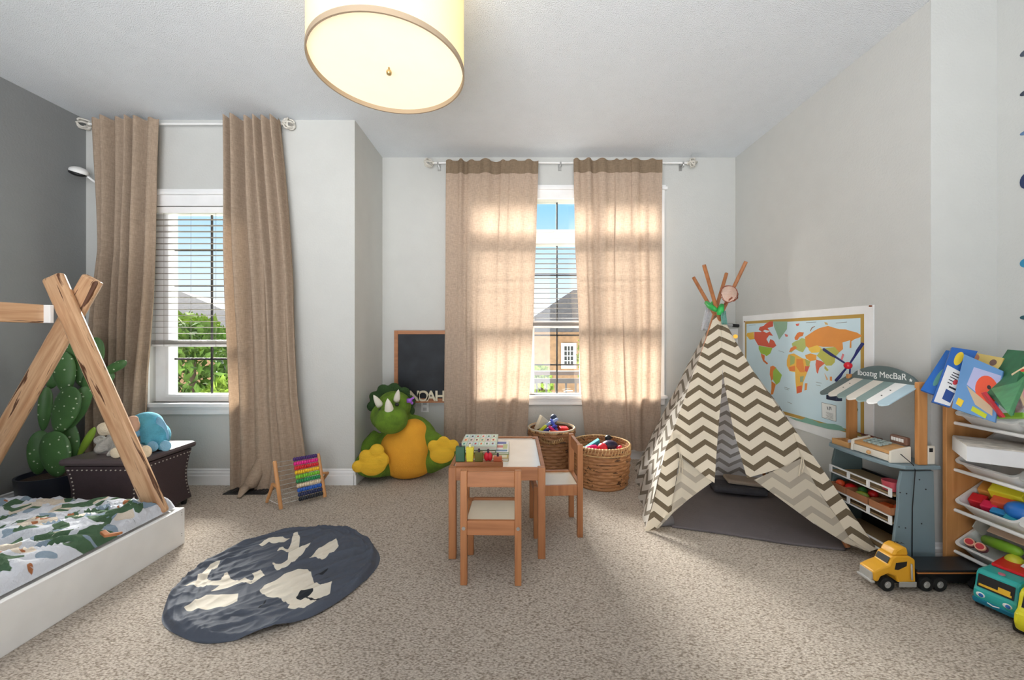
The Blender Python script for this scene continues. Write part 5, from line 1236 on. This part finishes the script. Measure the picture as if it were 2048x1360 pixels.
b = MB().tube([(1.80, SY0-.003, SZ+.05), (1.845, SY0-.016, SZ+.005), (1.85, SY0-.021, SZ-.02), (1.852, SY0-.006, .3), (1.852, SY0-.004, .05)], .002, 6)
tagit(emit(b, 'cable', M['black'], smooth=1), 'thin black cable hanging down the side of the toy market stand', 'cable')
# propeller
pp = thing('toy_propeller', (1.88, 2.25, .88), 'blue three bladed toy propeller with red hub above the market stand', 'toy')
hub = PX(1696, 731, 1.872)
b = MB(); b.ell(hub, .020); emit(b, 'hub', mat('red_plastic', (205, 24, 44), .25), pp, smooth=1)
nb = mat('navy_plastic', (30, 44, 110), .4)
for (u, v) in ((1645, 697), (1726, 686), (1669, 762)):
    t_ = PX(u, v, 1.872); d = (t_-hub); n_ = d.normalized(); sd_ = n_.cross(Vector((1, 0, 0))).normalized()
    pl = [hub+sd_*.004, hub+d*.45+sd_*.006, hub+d*.65+sd_*.012, hub+d*.97+sd_*.011, t_, hub+d*.97-sd_*.006, hub+d*.6-sd_*.005, hub-sd_*.004]
    b = MB(); b.prism(pl, (.006, 0, 0)); emit(b, 'blade', nb, pp, bevel=.0015)
emit(MB().cyl(hub+Vector((.012, 0, 0)), (1.90, 2.235, .888), .004, n=8), 'stem', nb, pp)
# cash register
cr_ = thing('toy_cash_register', (1.86, 1.955, SZ), 'white and wood toy cash register with grey keys on the stand counter', 'cash register')
cw = mat('register_white', (232, 226, 212), .4); rw = wood('register_wood', (196, 146, 90), (216, 168, 112), 'Y', 6)
ry0, ry1 = 1.862, 2.085
for y in (ry0, ry1-.012):
    b = MB(); b.prism([(1.775, y, SZ+.0005), (1.873, y, SZ+.0005), (1.873, y, SZ+.078), (1.80, y, SZ+.063), (1.778, y, SZ+.055)], (0, .012, 0)); emit(b, 'side_plate', cw, cr_, bevel=.003)
b = MB(); b.prism([(1.785, ry0+.0125, SZ+.038), (1.872, ry0+.0125, SZ+.038), (1.872, ry0+.0125, SZ+.071), (1.785, ry0+.0125, SZ+.053)], (0, ry1-ry0-.0255, 0)); emit(b, 'body', rw, cr_, bevel=.002)
dr = emit(MB().box((1.779, ry0+.014, SZ+.004), (1.865, ry1-.014, SZ+.036)), 'drawer', cw, cr_, bevel=.002)
emit(MB().ell((1.771, (ry0+ry1)/2, SZ+.02), .0095), 'knob', rw, dr, smooth=1)
km = mat('register_keys', (168, 186, 184), .4)
for i in range(4):
    for j in range(4):
        x = 1.802+i*.016; y = ry0+.085+j*.026; z = SZ+.057+(x-1.785)*.2; emit(MB().cbox((x, y, z+.003), (.012, .018, .009), (0, -.2, 0)), 'key', km, cr_, bevel=.002)
em = emit(MB().box((1.868, ry0+.02, SZ+.0725), (1.893, ry0+.105, SZ+.115)), 'display', mat('register_brown', (120, 88, 72), .5), cr_, bevel=.008)
b = MB()
for k in range(5): b.box((1.8665, ry0+.032+k*.013, SZ+.088), (1.8682, ry0+.042+k*.013, SZ+.104))
emit(b, 'display_digits', M['white'], em)
b = MB().box((1.782, 2.105, SZ+.0005), (1.86, 2.215, SZ+.006)); b.box((1.782, 2.105, SZ+.006), (1.788, 2.215, SZ+.03)); b.box((1.854, 2.105, SZ+.006), (1.86, 2.215, SZ+.03)); b.box((1.788, 2.105, SZ+.006), (1.854, 2.111, SZ+.03)); b.box((1.788, 2.209, SZ+.006), (1.854, 2.215, SZ+.03))
tagit(emit(b, 'wooden_tray', rw, bevel=.0015), 'small wooden tray on the far end of the stand counter', 'tray')
toyshape('block', (1.82, 2.13, SZ+.025), (.03, .02, .03), (205, 212, 228), (0, 0, .2), 'pale lilac block in the small wooden tray on the stand', 'block', name='toy_block')
cc = thing('paper_box', (1.94, 2.19, SZ), 'open red brown paper box behind the cash register', 'box')
emit(MB().box((1.925, 2.10, SZ+.0005), (1.96, 2.19, SZ+.055)), 'box_body', mat('box_brown', (130, 96, 80), .7), cc); 
b = MB(); b.prism([(1.925, 2.10, SZ+.0555), (1.925, 2.19, SZ+.0555), (1.905, 2.20, SZ+.066), (1.905, 2.10, SZ+.066)], (0, 0, .0015)); emit(b, 'flap', mat('box_red', (150, 70, 60), .7), cc)
b = MB().box((1.905, 1.846, SZ+.0005), (1.955, 1.85, SZ+.09)); 
rd = thing('card_reader', (1.94, 1.835, SZ), 'cream toy card reader plate behind the right post of the stand', 'toy')
emit(MB().box((1.925, 1.838, SZ+.0005), (1.962, 1.850, SZ+.088)), 'plate', cw, rd, bevel=.005)
emit(MB().box((1.932, 1.8365, SZ+.06), (1.948, 1.8379, SZ+.078)), 'hook', M['black'], rd)
# crates with play food
def crate(y0, y1, zf, label):
    x0, x1 = SX0-.001, SX0+.11; b = MB(); t = .005; h = .034
    b.box((x0, y0, zf), (x1, y1, zf+t)); b.box((x0, y0, zf+t), (x0+t, y1, zf+h)); b.box((x1-t, y0, zf+t), (x1, y1, zf+h)); b.box((x0+t, y0, zf+t), (x1-t, y0+t, zf+h)); b.box((x0+t, y1-t, zf+t), (x1-t, y1, zf+h))
    return tagit(emit(b, 'wooden_crate', mat('crate_wood', (172, 116, 80), .6, var=.1), bevel=.001), label, 'crate', 'play food crates in the stand')
zc = .2535
crate(2.118, 2.215, zc, 'small wooden crate with red play food at the far end of the middle shelf'); crate(1.985, 2.108, zc, 'small wooden crate with green play vegetables on the middle shelf'); crate(1.862, 1.975, zc, 'small wooden crate with orange play food at the near end of the middle shelf')
zt_ = zc+.0055
for (c, s_, col, kind, lb) in (((1.81, 2.19, zt_+.024), .022, (222, 84, 44), 'ball', 'orange red play tomato in the far crate'), ((1.83, 2.145, zt_+.02), (.028, .026, .020), (214, 24, 30), 'ball', 'bright red play pepper in the far crate'),
    ((1.84, 2.085, zt_+.024), (.022, .02, .022), (58, 120, 60), 'ball', 'dark green play broccoli in the middle crate'), ((1.80, 2.04, zt_+.02), (.017, .032, .019), (120, 138, 44), 'ball', 'olive green play pear in the middle crate'), ((1.85, 2.035, zt_+.024), .022, (200, 26, 30), 'ball', 'red play radish in the middle crate'), ((1.815, 2.0, zt_+.014), (.03, .012, .02), (226, 160, 90), 'block', 'tan play bread slice in the middle crate'),
    ((1.82, 1.93, zt_+.012), (.05, .05, .016), (228, 104, 50), 'block', 'orange flat play food in the near crate'), ((1.84, 1.89, zt_+.018), .018, (222, 92, 46), 'ball', 'orange play fruit at the end of the near crate')):
    toyshape(kind, c, s_, col, (0, 0, .3), lb, 'play food', name='play_food')
b = MB().lathe([(.028, 0), (.034, .045), (.037, .045), (.032, 0)], (1.82, 1.905, .3525+.006), 24); 
tagit(emit(b, 'plastic_basket', mat('red_clear_plastic', (196, 80, 92), .4), smooth=2), 'pinkish red plastic basket on the top shelf of the stand', 'basket')

# ------------------------------------------------------------------ storage unit with tilted bins
su = thing('storage_unit', (2.12, 1.5, 0), 'beech toy storage rack holding rows of tilted white bins at the right edge', 'shelf')
UY1 = 1.835; UX0 = 1.99
emit(MB().box((UX0, UY1-.018, 0), (XJ-.018, UY1, .80)), 'side_panel', M['panelwood'], su, bevel=.002)
emit(MB().box((UX0, 1.315, 0), (XJ-.018, 1.333, .80)), 'side_panel', M['panelwood'], su, bevel=.002)
for z in (.735, .52, .335, .145):
    emit(MB().cyl((2.03, 1.333, z-.035), (2.03, UY1-.018, z-.035), .008, n=12), 'dowel', M['white'], su, smooth=2)
    emit(MB().cyl((2.25, 1.333, z+.09), (2.25, UY1-.018, z+.09), .008, n=12), 'dowel', M['white'], su, smooth=2)
binw = mat('bin_white_plastic', (226, 227, 224), .35); TL_ = math.radians(34)
def make_bin(loc, label):
    # local frame: +x runs up the slope (away from the room), y along the rack
    r = thing('storage_bin', loc, label, 'bin', 'white tilted bins in the storage rack'); R = Matrix.Rotation(-TL_, 4, 'Y'); w, d, h = .218, .26, .085
    def rr(inset, z, n=4):
        pts = []; c = .022
        for sx, sy, a0 in ((1, 1, 0), (-1, 1, PI/2), (-1, -1, PI), (1, -1, 1.5*PI)):
            for k in range(n+1):
                a = a0+PI/2*k/n; pts.append(R@Vector((d/2+sx*(d/2-inset-c)+c*math.cos(a), sy*(w/2-inset-c)+c*math.sin(a), z)))
        return pts
    loops = [rr(-.006, 0), rr(-.006, .006), rr(.004, .006), rr(.022, -h+.004), rr(.018, -h), rr(.002, 0)]
    n = len(loops[0]); b = MB(); b.add([p for l in loops for p in l], [(k*n+i, k*n+(i+1) % n, (k+1)*n+(i+1) % n, (k+1)*n+i) for k in (0, 1, 2, 4) for i in range(n)]+[tuple(3*n+i for i in range(n)), tuple(4*n+i for i in range(n))]+[(5*n+i, 5*n+(i+1) % n, (i+1) % n, i) for i in range(n)])
    emit(b, 'tub', binw, r, smooth=2, local=True); return r
lv = (.742, .525, .342, .150); nms = ('top', 'second', 'third', 'bottom'); proto = None
for i, z in enumerate(lv):
    for j, y in enumerate((1.698, 1.468)):
        lb = 'white tilted bin in the %s row of the rack, %s' % (nms[i], ('beside the side panel' if j == 0 else 'second from the panel'))
        loc = (UX0+.03, y, z)
        if proto is None: proto = make_bin(loc, lb)
        else: copy_tree(proto, loc, 0, lb)
def inbin(z, a, y, up): # point: a along the slope, up normal to it
    return Vector((UX0+.03+a*math.cos(TL_)-up*math.sin(TL_), y+.066, z+a*math.sin(TL_)+up*math.cos(TL_)))
z = lv[2]
for (a, y, up, s_, col, kind, lb) in ((.13, 1.62, .02, (.07, .10, .05), (226, 214, 50), 'block', 'yellow plastic block at the back of the third row bin'), (.06, 1.70, -.02, (.05, .05, .05), (212, 40, 50), 'block', 'red block at the far front of the third row bin'), (.05, 1.65, -.02, (.04, .05, .045), (224, 40, 84), 'block', 'pink red block beside the red one in the third row bin'),
    (.085, 1.615, -.005, (.05, .07, .05), (222, 92, 60), 'block', 'orange toy block in the middle of the third row bin'), (.07, 1.555, .0, (.04, .045, .035), (30, 110, 196), 'ball', 'blue rounded toy in the third row bin'), (.04, 1.60, -.02, (.03, .07, .03), (40, 140, 200), 'block', 'flat blue block at the front of the third row bin'), (.03, 1.565, -.02, (.03, .04, .03), (50, 160, 180), 'block', 'teal block at the front edge of the third row bin'), (.13, 1.70, -.01, (.06, .06, .05), (224, 160, 80), 'block', 'tan orange block by the side panel in the third row bin'),
    (.17, 1.58, .015, (.05, .07, .04), (200, 190, 60), 'block', 'dull yellow block behind the blue toy in the third row bin')):
    toyshape(kind, inbin(z, a, y, up), s_, col, (0, -TL_, .3), lb, 'toy', name='toy_block')
z = lv[3]
toyshape('capsule', inbin(z, .09, 1.63, .0), (.024, .024, .085), (128, 182, 50), (1.4, 0, -.25), 'green play cucumber in the bottom bin', 'play food', name='play_food')
toyshape('ball', inbin(z, .05, 1.565, -.01), .028, (206, 208, 60), (0, 0, 0), 'yellow green play lemon in the bottom bin', 'play food', name='play_food')
for y, lb in ((1.705, 'halved play passion fruit, farther of the two in the bottom bin'), (1.665, 'halved play passion fruit, nearer of the two in the bottom bin')):
    c = inbin(z, .035, y, .0); r = thing('play_fruit', c, lb, 'play food', 'halved passion fruits in the bottom bin')
    b = MB(); b.ell(c, (.021, .021, .018)); emit(b, 'rind', mat('fruit_rind', (110, 50, 60), .5), r, smooth=1)
    b = MB(); q = Euler((.3, -.9, 0)).to_matrix()@Vector((0, 0, 1)); b.cyl(c+q*.012, c+q*.020, .018, .017, 20); emit(b, 'pith', mat('fruit_pith', (236, 180, 150), .6), r, smooth=2)
    b = MB(); b.cyl(c+q*.0201, c+q*.0215, .013, .013, 20); emit(b, 'pulp', mat('fruit_pulp', (190, 40, 50), .4), r, smooth=2)
toyshape('block', inbin(z, .17, 1.62, .03), (.12, .13, .004), (196, 166, 140), (.1, -TL_, .2), 'tan cardboard card leaning in the bottom bin', 'card', .8, name='cardboard_card')
toyshape('capsule', inbin(z, .15, 1.60, .045), (.007, .007, .06), (30, 28, 30), (1.5, 0, -.3), 'black handled toy spatula on the tan card in the bottom bin', 'toy', name='toy_spatula')
toyshape('block', inbin(z, .14, 1.708, .045), (.11, .004, .08), (176, 172, 164), (0, -TL_-.3, .15), 'grey paper sheet standing by the side panel in the bottom bin', 'paper', .9, name='paper_sheet')
toyshape('disc', inbin(z, .14, 1.70, .075), (.018, .018, .002), (220, 216, 208), (PI/2-.1, 0, .2), 'round white sticker disc on the grey paper in the bottom bin', 'sticker', .8, name='sticker_disc')
# board game box resting on the second row
gbx = thing('game_box', inbin(lv[1], .05, 1.5, .02), 'long white cardboard game box lying across the second row of bins', 'box')
gA = Vector((1.985, 1.79, .585)); gd = Vector((.80, -.60, 0)); ge = Vector((-.60, -.80, 0))
M_ = Matrix((( gd.x, ge.x, 0, gA.x), (gd.y, ge.y, 0, gA.y), (0, 0, 1, gA.z), (0, 0, 0, 1)))
emit(MB().box((0, 0, 0), (.34, .21, .062), M=M_), 'tray', mat('box_white_card', (224, 226, 228), .6), gbx, bevel=.002)
emit(MB().box((.002, .002, .0622), (.338, .208, .067), M=M_), 'lid_print', mat('box_top_print', (196, 190, 182), .6, var=.35, vscale=22), gbx)
# books and boards leaning on the top row
def slab(name, pts, off, m, r=None, bev=.002): b = MB(); b.prism(pts, off); return emit(b, name, m, r, bevel=bev)
def upright(label, cat, name, quad, Y0, Y1, th, m, decals=()):
    """a board standing between depth Y0 (left side) and Y1 (right side); quad in picture corners lt, rt, rb, lb"""
    Y0 += .05; Y1 += .05
    (lt, rt, rb, lb) = quad; a_, b_, c_ = P(*lt, Y0), P(*rt, Y1), P(*lb, Y0-.02); n = (b_-a_).cross(c_-a_).normalized()
    if n.y > 0: n = -n
    q = [PP(u, v, a_, n) for u, v in quad]
    r = thing(name, (q[2]+q[3])/2, label, cat)
    def bil(s_, t):
        u = (lt[0]+(rt[0]-lt[0])*s_)*(1-t)+(lb[0]+(rb[0]-lb[0])*s_)*t; v = (lt[1]+(rt[1]-lt[1])*s_)*(1-t)+(lb[1]+(rb[1]-lb[1])*s_)*t
        return PP(u, v, a_, n)
    slab('cover', q, -n*th, m, r, .0015)
    for i, (kind, prm, col, nm) in enumerate(decals):
        mm = mat('print_'+nm, col, .4); b = MB()
        if kind == 'quad': pl = [bil(*x) for x in prm]
        else: s0, t0, rs, rt_ = prm; pl = [bil(s0+rs*math.cos(2*PI*k/22), t0+rt_*math.sin(2*PI*k/22)) for k in range(22)]
        b.prism([x+n*(.0003+.0001*i) for x in pl], n*.0002); emit(b, nm, mm, r)
    return r
blue = mat('blue_plastic_tray', (24, 104, 190), .25)
upright('glossy blue plastic tray behind the books at the far end of the top row', 'tray', 'plastic_tray', ((1892, 700), (1925, 704), (1868, 789), (1841, 779)), 1.78, 1.74, .015, blue, (('oval', (.65, .62, .22, .22), (90, 160, 150), 'window_oval'),))
rg = upright('white picture story book with blue cover and black text, leftmost in the top row', 'book', 'book', ((1904, 694), (1956, 702), (1900, 815), (1864, 804)), 1.715, 1.67, .014, mat('cover_blue', (36, 96, 176), .35), (('quad', ((.08, .32), (.97, .42), (.97, .98), (.08, .98)), (232, 232, 232), 'text_panel'), ('oval', (.42, .18, .17, .12), (232, 200, 50), 'duck_shape'), ('quad', ((.42, .72), (.9, .76), (.9, .93), (.42, .90)), (30, 70, 140), 'lower_picture'), ('oval', (.70, .58, .12, .045), (214, 60, 70), 'red_spot'), ('quad', ((.42, .42), (.92, .46), (.92, .475), (.42, .435)), (40, 40, 50), 'text_line'), ('quad', ((.40, .46), (.85, .50), (.85, .515), (.40, .475)), (40, 40, 50), 'text_line'), ('quad', ((.38, .50), (.7, .53), (.7, .545), (.38, .515)), (40, 40, 50), 'text_line'), ('quad', ((.36, .55), (.6, .57), (.6, .585), (.36, .565)), (40, 40, 50), 'text_line'), ('quad', ((.36, .60), (.6, .62), (.6, .635), (.36, .615)), (40, 40, 50), 'text_line'), ('quad', ((.5, .66), (.95, .69), (.95, .72), (.5, .69)), (30, 30, 40), 'text_line')))
upright('yellow puzzle board with round holes behind the open picture book', 'board', 'puzzle_board', ((1938, 703), (2008, 716), (1996, 745), (1926, 740)), 1.72, 1.60, .008, mat('board_ochre', (206, 180, 104), .5), (('oval', (.24, .27, .10, .2), (178, 120, 90), 'round_hole'), ('oval', (.22, .74, .10, .18), (206, 110, 80), 'round_hole'), ('oval', (.5, .66, .09, .17), (130, 140, 70), 'round_hole'), ('oval', (.76, .40, .10, .2), (110, 84, 74), 'round_hole')))
upright('blue and lilac open picture book with a big orange red balloon shape', 'book', 'picture_book', ((1928, 708), (2006, 742), (1990, 845), (1903, 816)), 1.665, 1.54, .010, mat('cover_lilac_blue', (96, 144, 196), .45), (('quad', ((.30, .15), (.98, .10), (.92, .72), (.22, .50)), (178, 182, 222), 'lilac_page'), ('oval', (.70, .46, .28, .26), (234, 88, 58), 'orange_balloon'), ('quad', ((.22, .52), (.9, .74), (.92, .90), (.5, .80)), (196, 176, 146), 'sand_strip'), ('quad', ((.10, .78), (.24, .80), (.2, .93), (.07, .9)), (230, 196, 50), 'yellow_figure'), ('quad', ((.45, .84), (.8, .90), (.78, .99), (.43, .93)), (188, 200, 40), 'lime_patch'), ('oval', (.74, .40, .05, .04), (40, 30, 40), 'black_face')))
upright('lime green plastic strip board lying along the front of the top row', 'toy', 'toy_strip', ((1960, 830), (2052, 828), (2052, 838), (1966, 838)), 1.60, 1.45, .012, mat('lime_plastic', (140, 200, 70), .35))
upright('dark green fabric storybook leaning in the middle of the top row', 'book', 'book', ((2024, 703), (2060, 706), (2028, 832), (1972, 782)), 1.62, 1.52, .016, mat('cover_dark_green', (38, 104, 68), .6, var=.2, vscale=20))
upright('mid green fabric storybook in front of the dark green one', 'book', 'book', ((2040, 738), (2064, 740), (2024, 834), (1986, 780)), 1.585, 1.50, .012, mat('cover_mid_green', (72, 140, 92), .6, var=.2, vscale=20))
upright('thin red spined book below the green books on the top row', 'book', 'book', ((1968, 784), (1973, 783), (2012, 834), (2002, 834)), 1.56, 1.52, .010, mat('cover_red', (200, 30, 50), .5))
upright('purple and beige patterned booklet leaning at the right end of the top row', 'book', 'book', ((2004, 766), (2024, 752), (2046, 815), (2026, 834)), 1.535, 1.50, .010, mat('cover_purple_beige', (170, 150, 150), .6, var=.35, vscale=30), (('quad', ((.35, .12), (.95, .18), (.95, .7), (.5, .7)), (140, 100, 160), 'purple_pattern'),))
upright('cream board book with red and green picture at the picture edge of the top row', 'book', 'book', ((2022, 748), (2056, 728), (2064, 806), (2046, 812)), 1.50, 1.46, .014, mat('cover_cream', (222, 196, 160), .5), (('oval', (.6, .2, .3, .16), (205, 70, 50), 'red_oval'), ('oval', (.55, .2, .2, .10), (50, 170, 70), 'green_oval'), ('oval', (.6, .75, .3, .2), (226, 160, 170), 'pink_shape')))

# ------------------------------------------------------------------ toy trucks on the floor
yel = mat('truck_yellow', (234, 172, 44), .3); chrome = mat('chrome', (205, 206, 205), .25, metal=.6)
tk = thing('toy_truck', PZ(1800, 1182), 'yellow toy truck pulling a black flatbed trailer on the carpet', 'toy truck')
ty = 1.70; yc = ty+.055   # near side plane, centre plane
def tpz(u, v): q = P(u, v, ty); return (q.x, max(.004, q.z))
def sideprism(pts, y0, y1, mi=0, b=None):
    b = b or MB(); b.prism([(x, y0, z) for x, z in pts], (0, y1-y0, 0), mi); return b
cw_ = .072
cabp = [tpz(*q) for q in ((1750, 1163), (1747, 1144), (1762, 1137), (1778, 1131), (1785, 1116), (1792, 1112), (1820, 1113), (1831, 1120), (1832, 1166), (1797, 1166), (1792, 1153), (1776, 1148), (1762, 1154), (1757, 1164))]
emit(sideprism(cabp, ty, ty+cw_), 'cab', yel, tk, bevel=.006)
fp_ = [tpz(*q) for q in ((1787, 1113.5), (1794, 1101), (1806, 1095), (1817, 1097), (1820, 1112.5))]
emit(sideprism(fp_, ty+.004, ty+cw_-.004), 'roof_fairing', yel, tk, bevel=.008)
wp = [tpz(*q) for q in ((1789, 1139), (1792, 1126), (1814, 1123), (1813, 1132), (1796, 1140))]
emit(sideprism(wp, ty-.001, ty+.0005), 'side_window', M['black'], tk)
a0 = tpz(1778, 1131); a1 = tpz(1785, 1116); dd = Vector((a1[0]-a0[0], 0, a1[1]-a0[1])); nn = Vector((-dd.z, 0, dd.x)).normalized()*.0015
A0 = Vector((a0[0], ty, a0[1]))+dd*.12+nn; A1 = Vector((a0[0], ty, a0[1]))+dd*.90+nn
b = MB(); b.prism([A0+Vector((0, .008, 0)), A0+Vector((0, cw_-.008, 0)), A1+Vector((0, cw_-.008, 0)), A1+Vector((0, .008, 0))], nn); emit(b, 'windshield', M['black'], tk)
g0 = tpz(1750, 1163); g1 = tpz(1747, 1146)
emit(MB().box((g1[0]-.003, ty+.006, g0[1]+.004), (g1[0]+.004, ty+cw_-.006, g1[1])), 'grille', chrome, tk, bevel=.002)
emit(MB().box((g1[0]-.010, ty-.003, g0[1]-.008), (g1[0]+.006, ty+cw_+.003, g0[1]+.004)), 'bumper', chrome, tk, bevel=.004)
q0 = tpz(1797, 1174); q1 = tpz(1832, 1163); emit(MB().box((q0[0], ty-.004, q0[1]), (q1[0], ty-.0002, q1[1])), 'step_tank', chrome, tk, bevel=.002)
emit(MB().cyl(P(1824, 1160, ty-.006), P(1823, 1128, ty-.006), .0035, n=10), 'exhaust_pipe', chrome, tk, smooth=2)
me = text_mesh('TKA', .020, .0006); me.materials.append(M['black']); me.transform(Matrix.Rotation(math.radians(-25), 4, 'Z'))
zr = tpz(1806, 1095)[1]; me.transform(Matrix.Translation((P(1811, 0, ty).x, ty+.03, zr+.003))); o = bpy.data.objects.new('roof_lettering', me); COL.objects.link(o); me.transform(WM[tk.name].inverted()); o.parent = tk
def wheel(r, x, y, rad, w, nm='wheel'):
    h = emit(MB().lathe([(rad*.5, -w/2), (rad*.92, -w/2), (rad, -w*.35), (rad, w*.35), (rad*.92, w/2), (rad*.5, w/2), (rad*.5, -w/2)], (0, 0, 0), 28, close=False), nm, M['rubber'], None, smooth=2, pivot=False)
    h.data.transform(Matrix.Translation((x, y, rad))@Matrix.Rotation(PI/2, 4, 'X')); h.data.transform(WM[r.name].inverted()); h.parent = r; WM[h.name] = WM[r.name]
    b = MB().cyl((x, y-w*.42, rad), (x, y+w*.42, rad), rad*.52, n=24); b.cyl((x, y-w*.5, rad), (x, y-w*.42, rad), rad*.2, n=12)
    emit(b, 'hubcap', chrome, h, smooth=2)
xw1 = P(1775, 0, ty).x; xw2 = P(1853, 0, ty).x
for x in (xw1, xw2, P(1880, 0, ty).x, 2.0):
    for y in (ty+.008, ty+.078): wheel(tk, x, y, .030, .022)
emit(MB().box((xw1, ty+.025, .022), (2.04, ty+.085, .04)), 'chassis', M['black'], tk)
x0 = P(1834, 0, ty).x
emit(MB().box((x0, ty-.004, .084), (2.05, ty+.105, .094)), 'flatbed', mat('flatbed_black', (36, 38, 42), .35), tk, bevel=.003)
emit(MB().box((x0, ty-.004, .078), (2.05, ty+.002, .0838)), 'side_stripe', mat('flatbed_orange', (190, 122, 66), .5), tk)
emit(MB().box((x0+.01, ty+.01, .04), (2.03, ty+.09, .078)), 'underframe', M['black'], tk)
kb = MB(); c = PZ(1838, 1112, .12); kb = MB().cyl((1.79, 1.83, 0), (1.79, 1.83, .115), .016, .014, 14)
tagit(emit(kb, 'wooden_peg', M['oak'], smooth=2), 'short round wooden peg standing beside the toy market stand', 'peg')
# teal bus
bs = thing('toy_bus', PZ(1985, 1235), 'teal toy van with red roof and blue eyes on the carpet', 'toy van')
tl = mat('teal_plastic', (46, 168, 162), .3); tld = mat('teal_dark_plastic', (20, 120, 150), .3)
# local frame: x forward (towards the room), y to its left; built around the origin then turned
def loc2w(b, M_):
    for v in b.v:
        w = M_@v; v.x, v.y, v.z = w
    return b
MBus = Matrix.Translation((1.930, 1.563, 0))@Matrix.Rotation(math.radians(198), 4, 'Z')@Matrix.Scale(.80, 4)
prof = [(.035, .028), (.06, .04), (.072, .075), (.066, .1), (.055, .118), (.040, .182), (.02, .194), (-.19, .20), (-.205, .18), (-.21, .03)]
b = MB(); b.prism([(x, -.075, z) for x, z in prof], (0, .15, 0)); loc2w(b, MBus); emit(b, 'body', tl, bs, bevel=.012)
b = MB(); b.prism([(.034, -.077, .024), (.066, -.077, .034), (.073, -.077, .062), (-.04, -.077, .05), (-.04, -.077, .024)], (0, .154, 0)); loc2w(b, MBus); emit(b, 'bumper', tld, bs, bevel=.006)
b = MB(); b.prism([(.0595, -.062, .116), (.0595, .062, .116), (.0435, .062, .176), (.0435, -.062, .176)], (.003, 0, 0)); loc2w(b, MBus); emit(b, 'windshield', M['black'], bs, bevel=.001)
b = MB(); b.prism([(.0612, -.055, .124), (.0612, .055, .124), (.059, .055, .134), (.059, -.055, .134)], (.001, 0, 0)); b.prism([(.06, .01, .128), (.06, .05, .128), (.055, .05, .15), (.055, .01, .15)], (.002, 0, 0)); loc2w(b, MBus); emit(b, 'dashboard', mat('dash_yellow', (228, 180, 50), .4), bs)
for y in (-.045, .045):
    b = MB(); b.ell((.070, y, .082), (.006, .016, .012)); loc2w(b, MBus); ey = emit(b, 'eye', M['white'], bs, smooth=1)
    b = MB(); b.ell((.074, y+.003, .082), (.004, .009, .009)); loc2w(b, MBus); emit(b, 'iris', mat('iris_blue', (40, 110, 190), .3), ey, smooth=1)
b = MB().tube([(.073, -.02, .058), (.076, 0, .054), (.073, .02, .058)], .0025, 6); loc2w(b, MBus); emit(b, 'smile', M['white'], bs)
b = MB(); b.box((-.12, -.078, .09), (-.02, .078, .16)); loc2w(b, MBus); emit(b, 'side_windows', mat('window_brown', (150, 84, 50), .4), bs, bevel=.004)
b = MB(); b.prism([(-.06, -.06, .197), (-.06, .06, .197), (-.2, .07, .203), (-.2, -.07, .203)], (0, 0, .014)); loc2w(b, MBus); emit(b, 'roof', mat('roof_red', (220, 30, 40), .35), bs, bevel=.003)
b = MB().cyl((.0, 0, .193), (.0, 0, .200), .012, n=18); loc2w(b, MBus); emit(b, 'roof_button', mat('button_pink', (200, 110, 130), .4), bs, smooth=2)
for x in (-.0, -.15):
    for y in (-.07, .07):
        b = MB().cyl((x-.0, y-.012, .032), (x, y+.012, .032), .032, n=24); loc2w(b, MBus); emit(b, 'wheel', M['rubber'], bs, smooth=2)
# yellow toy car at the edge of the picture
yc_ = thing('toy_car', (1.93, 1.40, 0), 'yellow green plastic toy car cut off by the right picture edge', 'toy car')
ym = mat('lime_yellow_plastic', (216, 208, 36), .3); MC = Matrix.Translation((1.930, 1.43, 0))@Matrix.Rotation(math.radians(200), 4, 'Z')
prof = [(.07, .02), (.085, .05), (.08, .085), (.055, .10), (.04, .15), (.02, .165), (-.10, .165), (-.12, .09), (-.13, .02)]
b = MB(); b.prism([(x, -.055, z) for x, z in prof], (0, .11, 0)); loc2w(b, MC); emit(b, 'body', ym, yc_, bevel=.012)
b = MB(); b.prism([(.052, -.042, .105), (.052, .042, .105), (.038, .04, .147), (.038, -.04, .147)], (.005, 0, 0)); loc2w(b, MC); emit(b, 'windshield', M['black'], yc_)
b = MB(); b.box((-.09, -.0575, .10), (.02, .0575, .145)); loc2w(b, MC); emit(b, 'side_windows', M['black'], yc_)
for x in (.035, -.085):
    for y in (-.05, .05):
        b = MB().cyl((x, y-.012, .026), (x, y+.012, .026), .026, n=20); loc2w(b, MC); emit(b, 'wheel', M['rubber'], yc_, smooth=2)
# small decals on the near right wall
for (v, hh, col, nmn) in ((105, 12, (70, 80, 96), 'dark grey wall decal, uppermost at the right picture edge'), (185, 10, (52, 60, 78), 'small dark wall decal second from the top at the right picture edge'), (265, 8, (90, 120, 160), 'small blue wall decal third from the top at the right picture edge'), (362, 30, (36, 52, 92), 'tall navy wall decal at the right picture edge'), (526, 18, (50, 140, 180), 'bright blue round wall decal at the right picture edge'), (635, 9, (40, 90, 100), 'small teal wall decal, lowest at the right picture edge')):
    q = PX(2052, v, XJ-.001); h_ = hh/F*q.y/2*1.0; b = MB()
    pl = [(XJ-.004, q.y+.020*math.cos(2*PI*k/16), q.z+h_*math.sin(2*PI*k/16)) for k in range(16)]; b.prism(pl, (.0035, 0, 0))
    tagit(emit(b, 'wall_decal', mat('decal_paint', col, .5)), nmn, 'decal', 'decals on the near right wall')
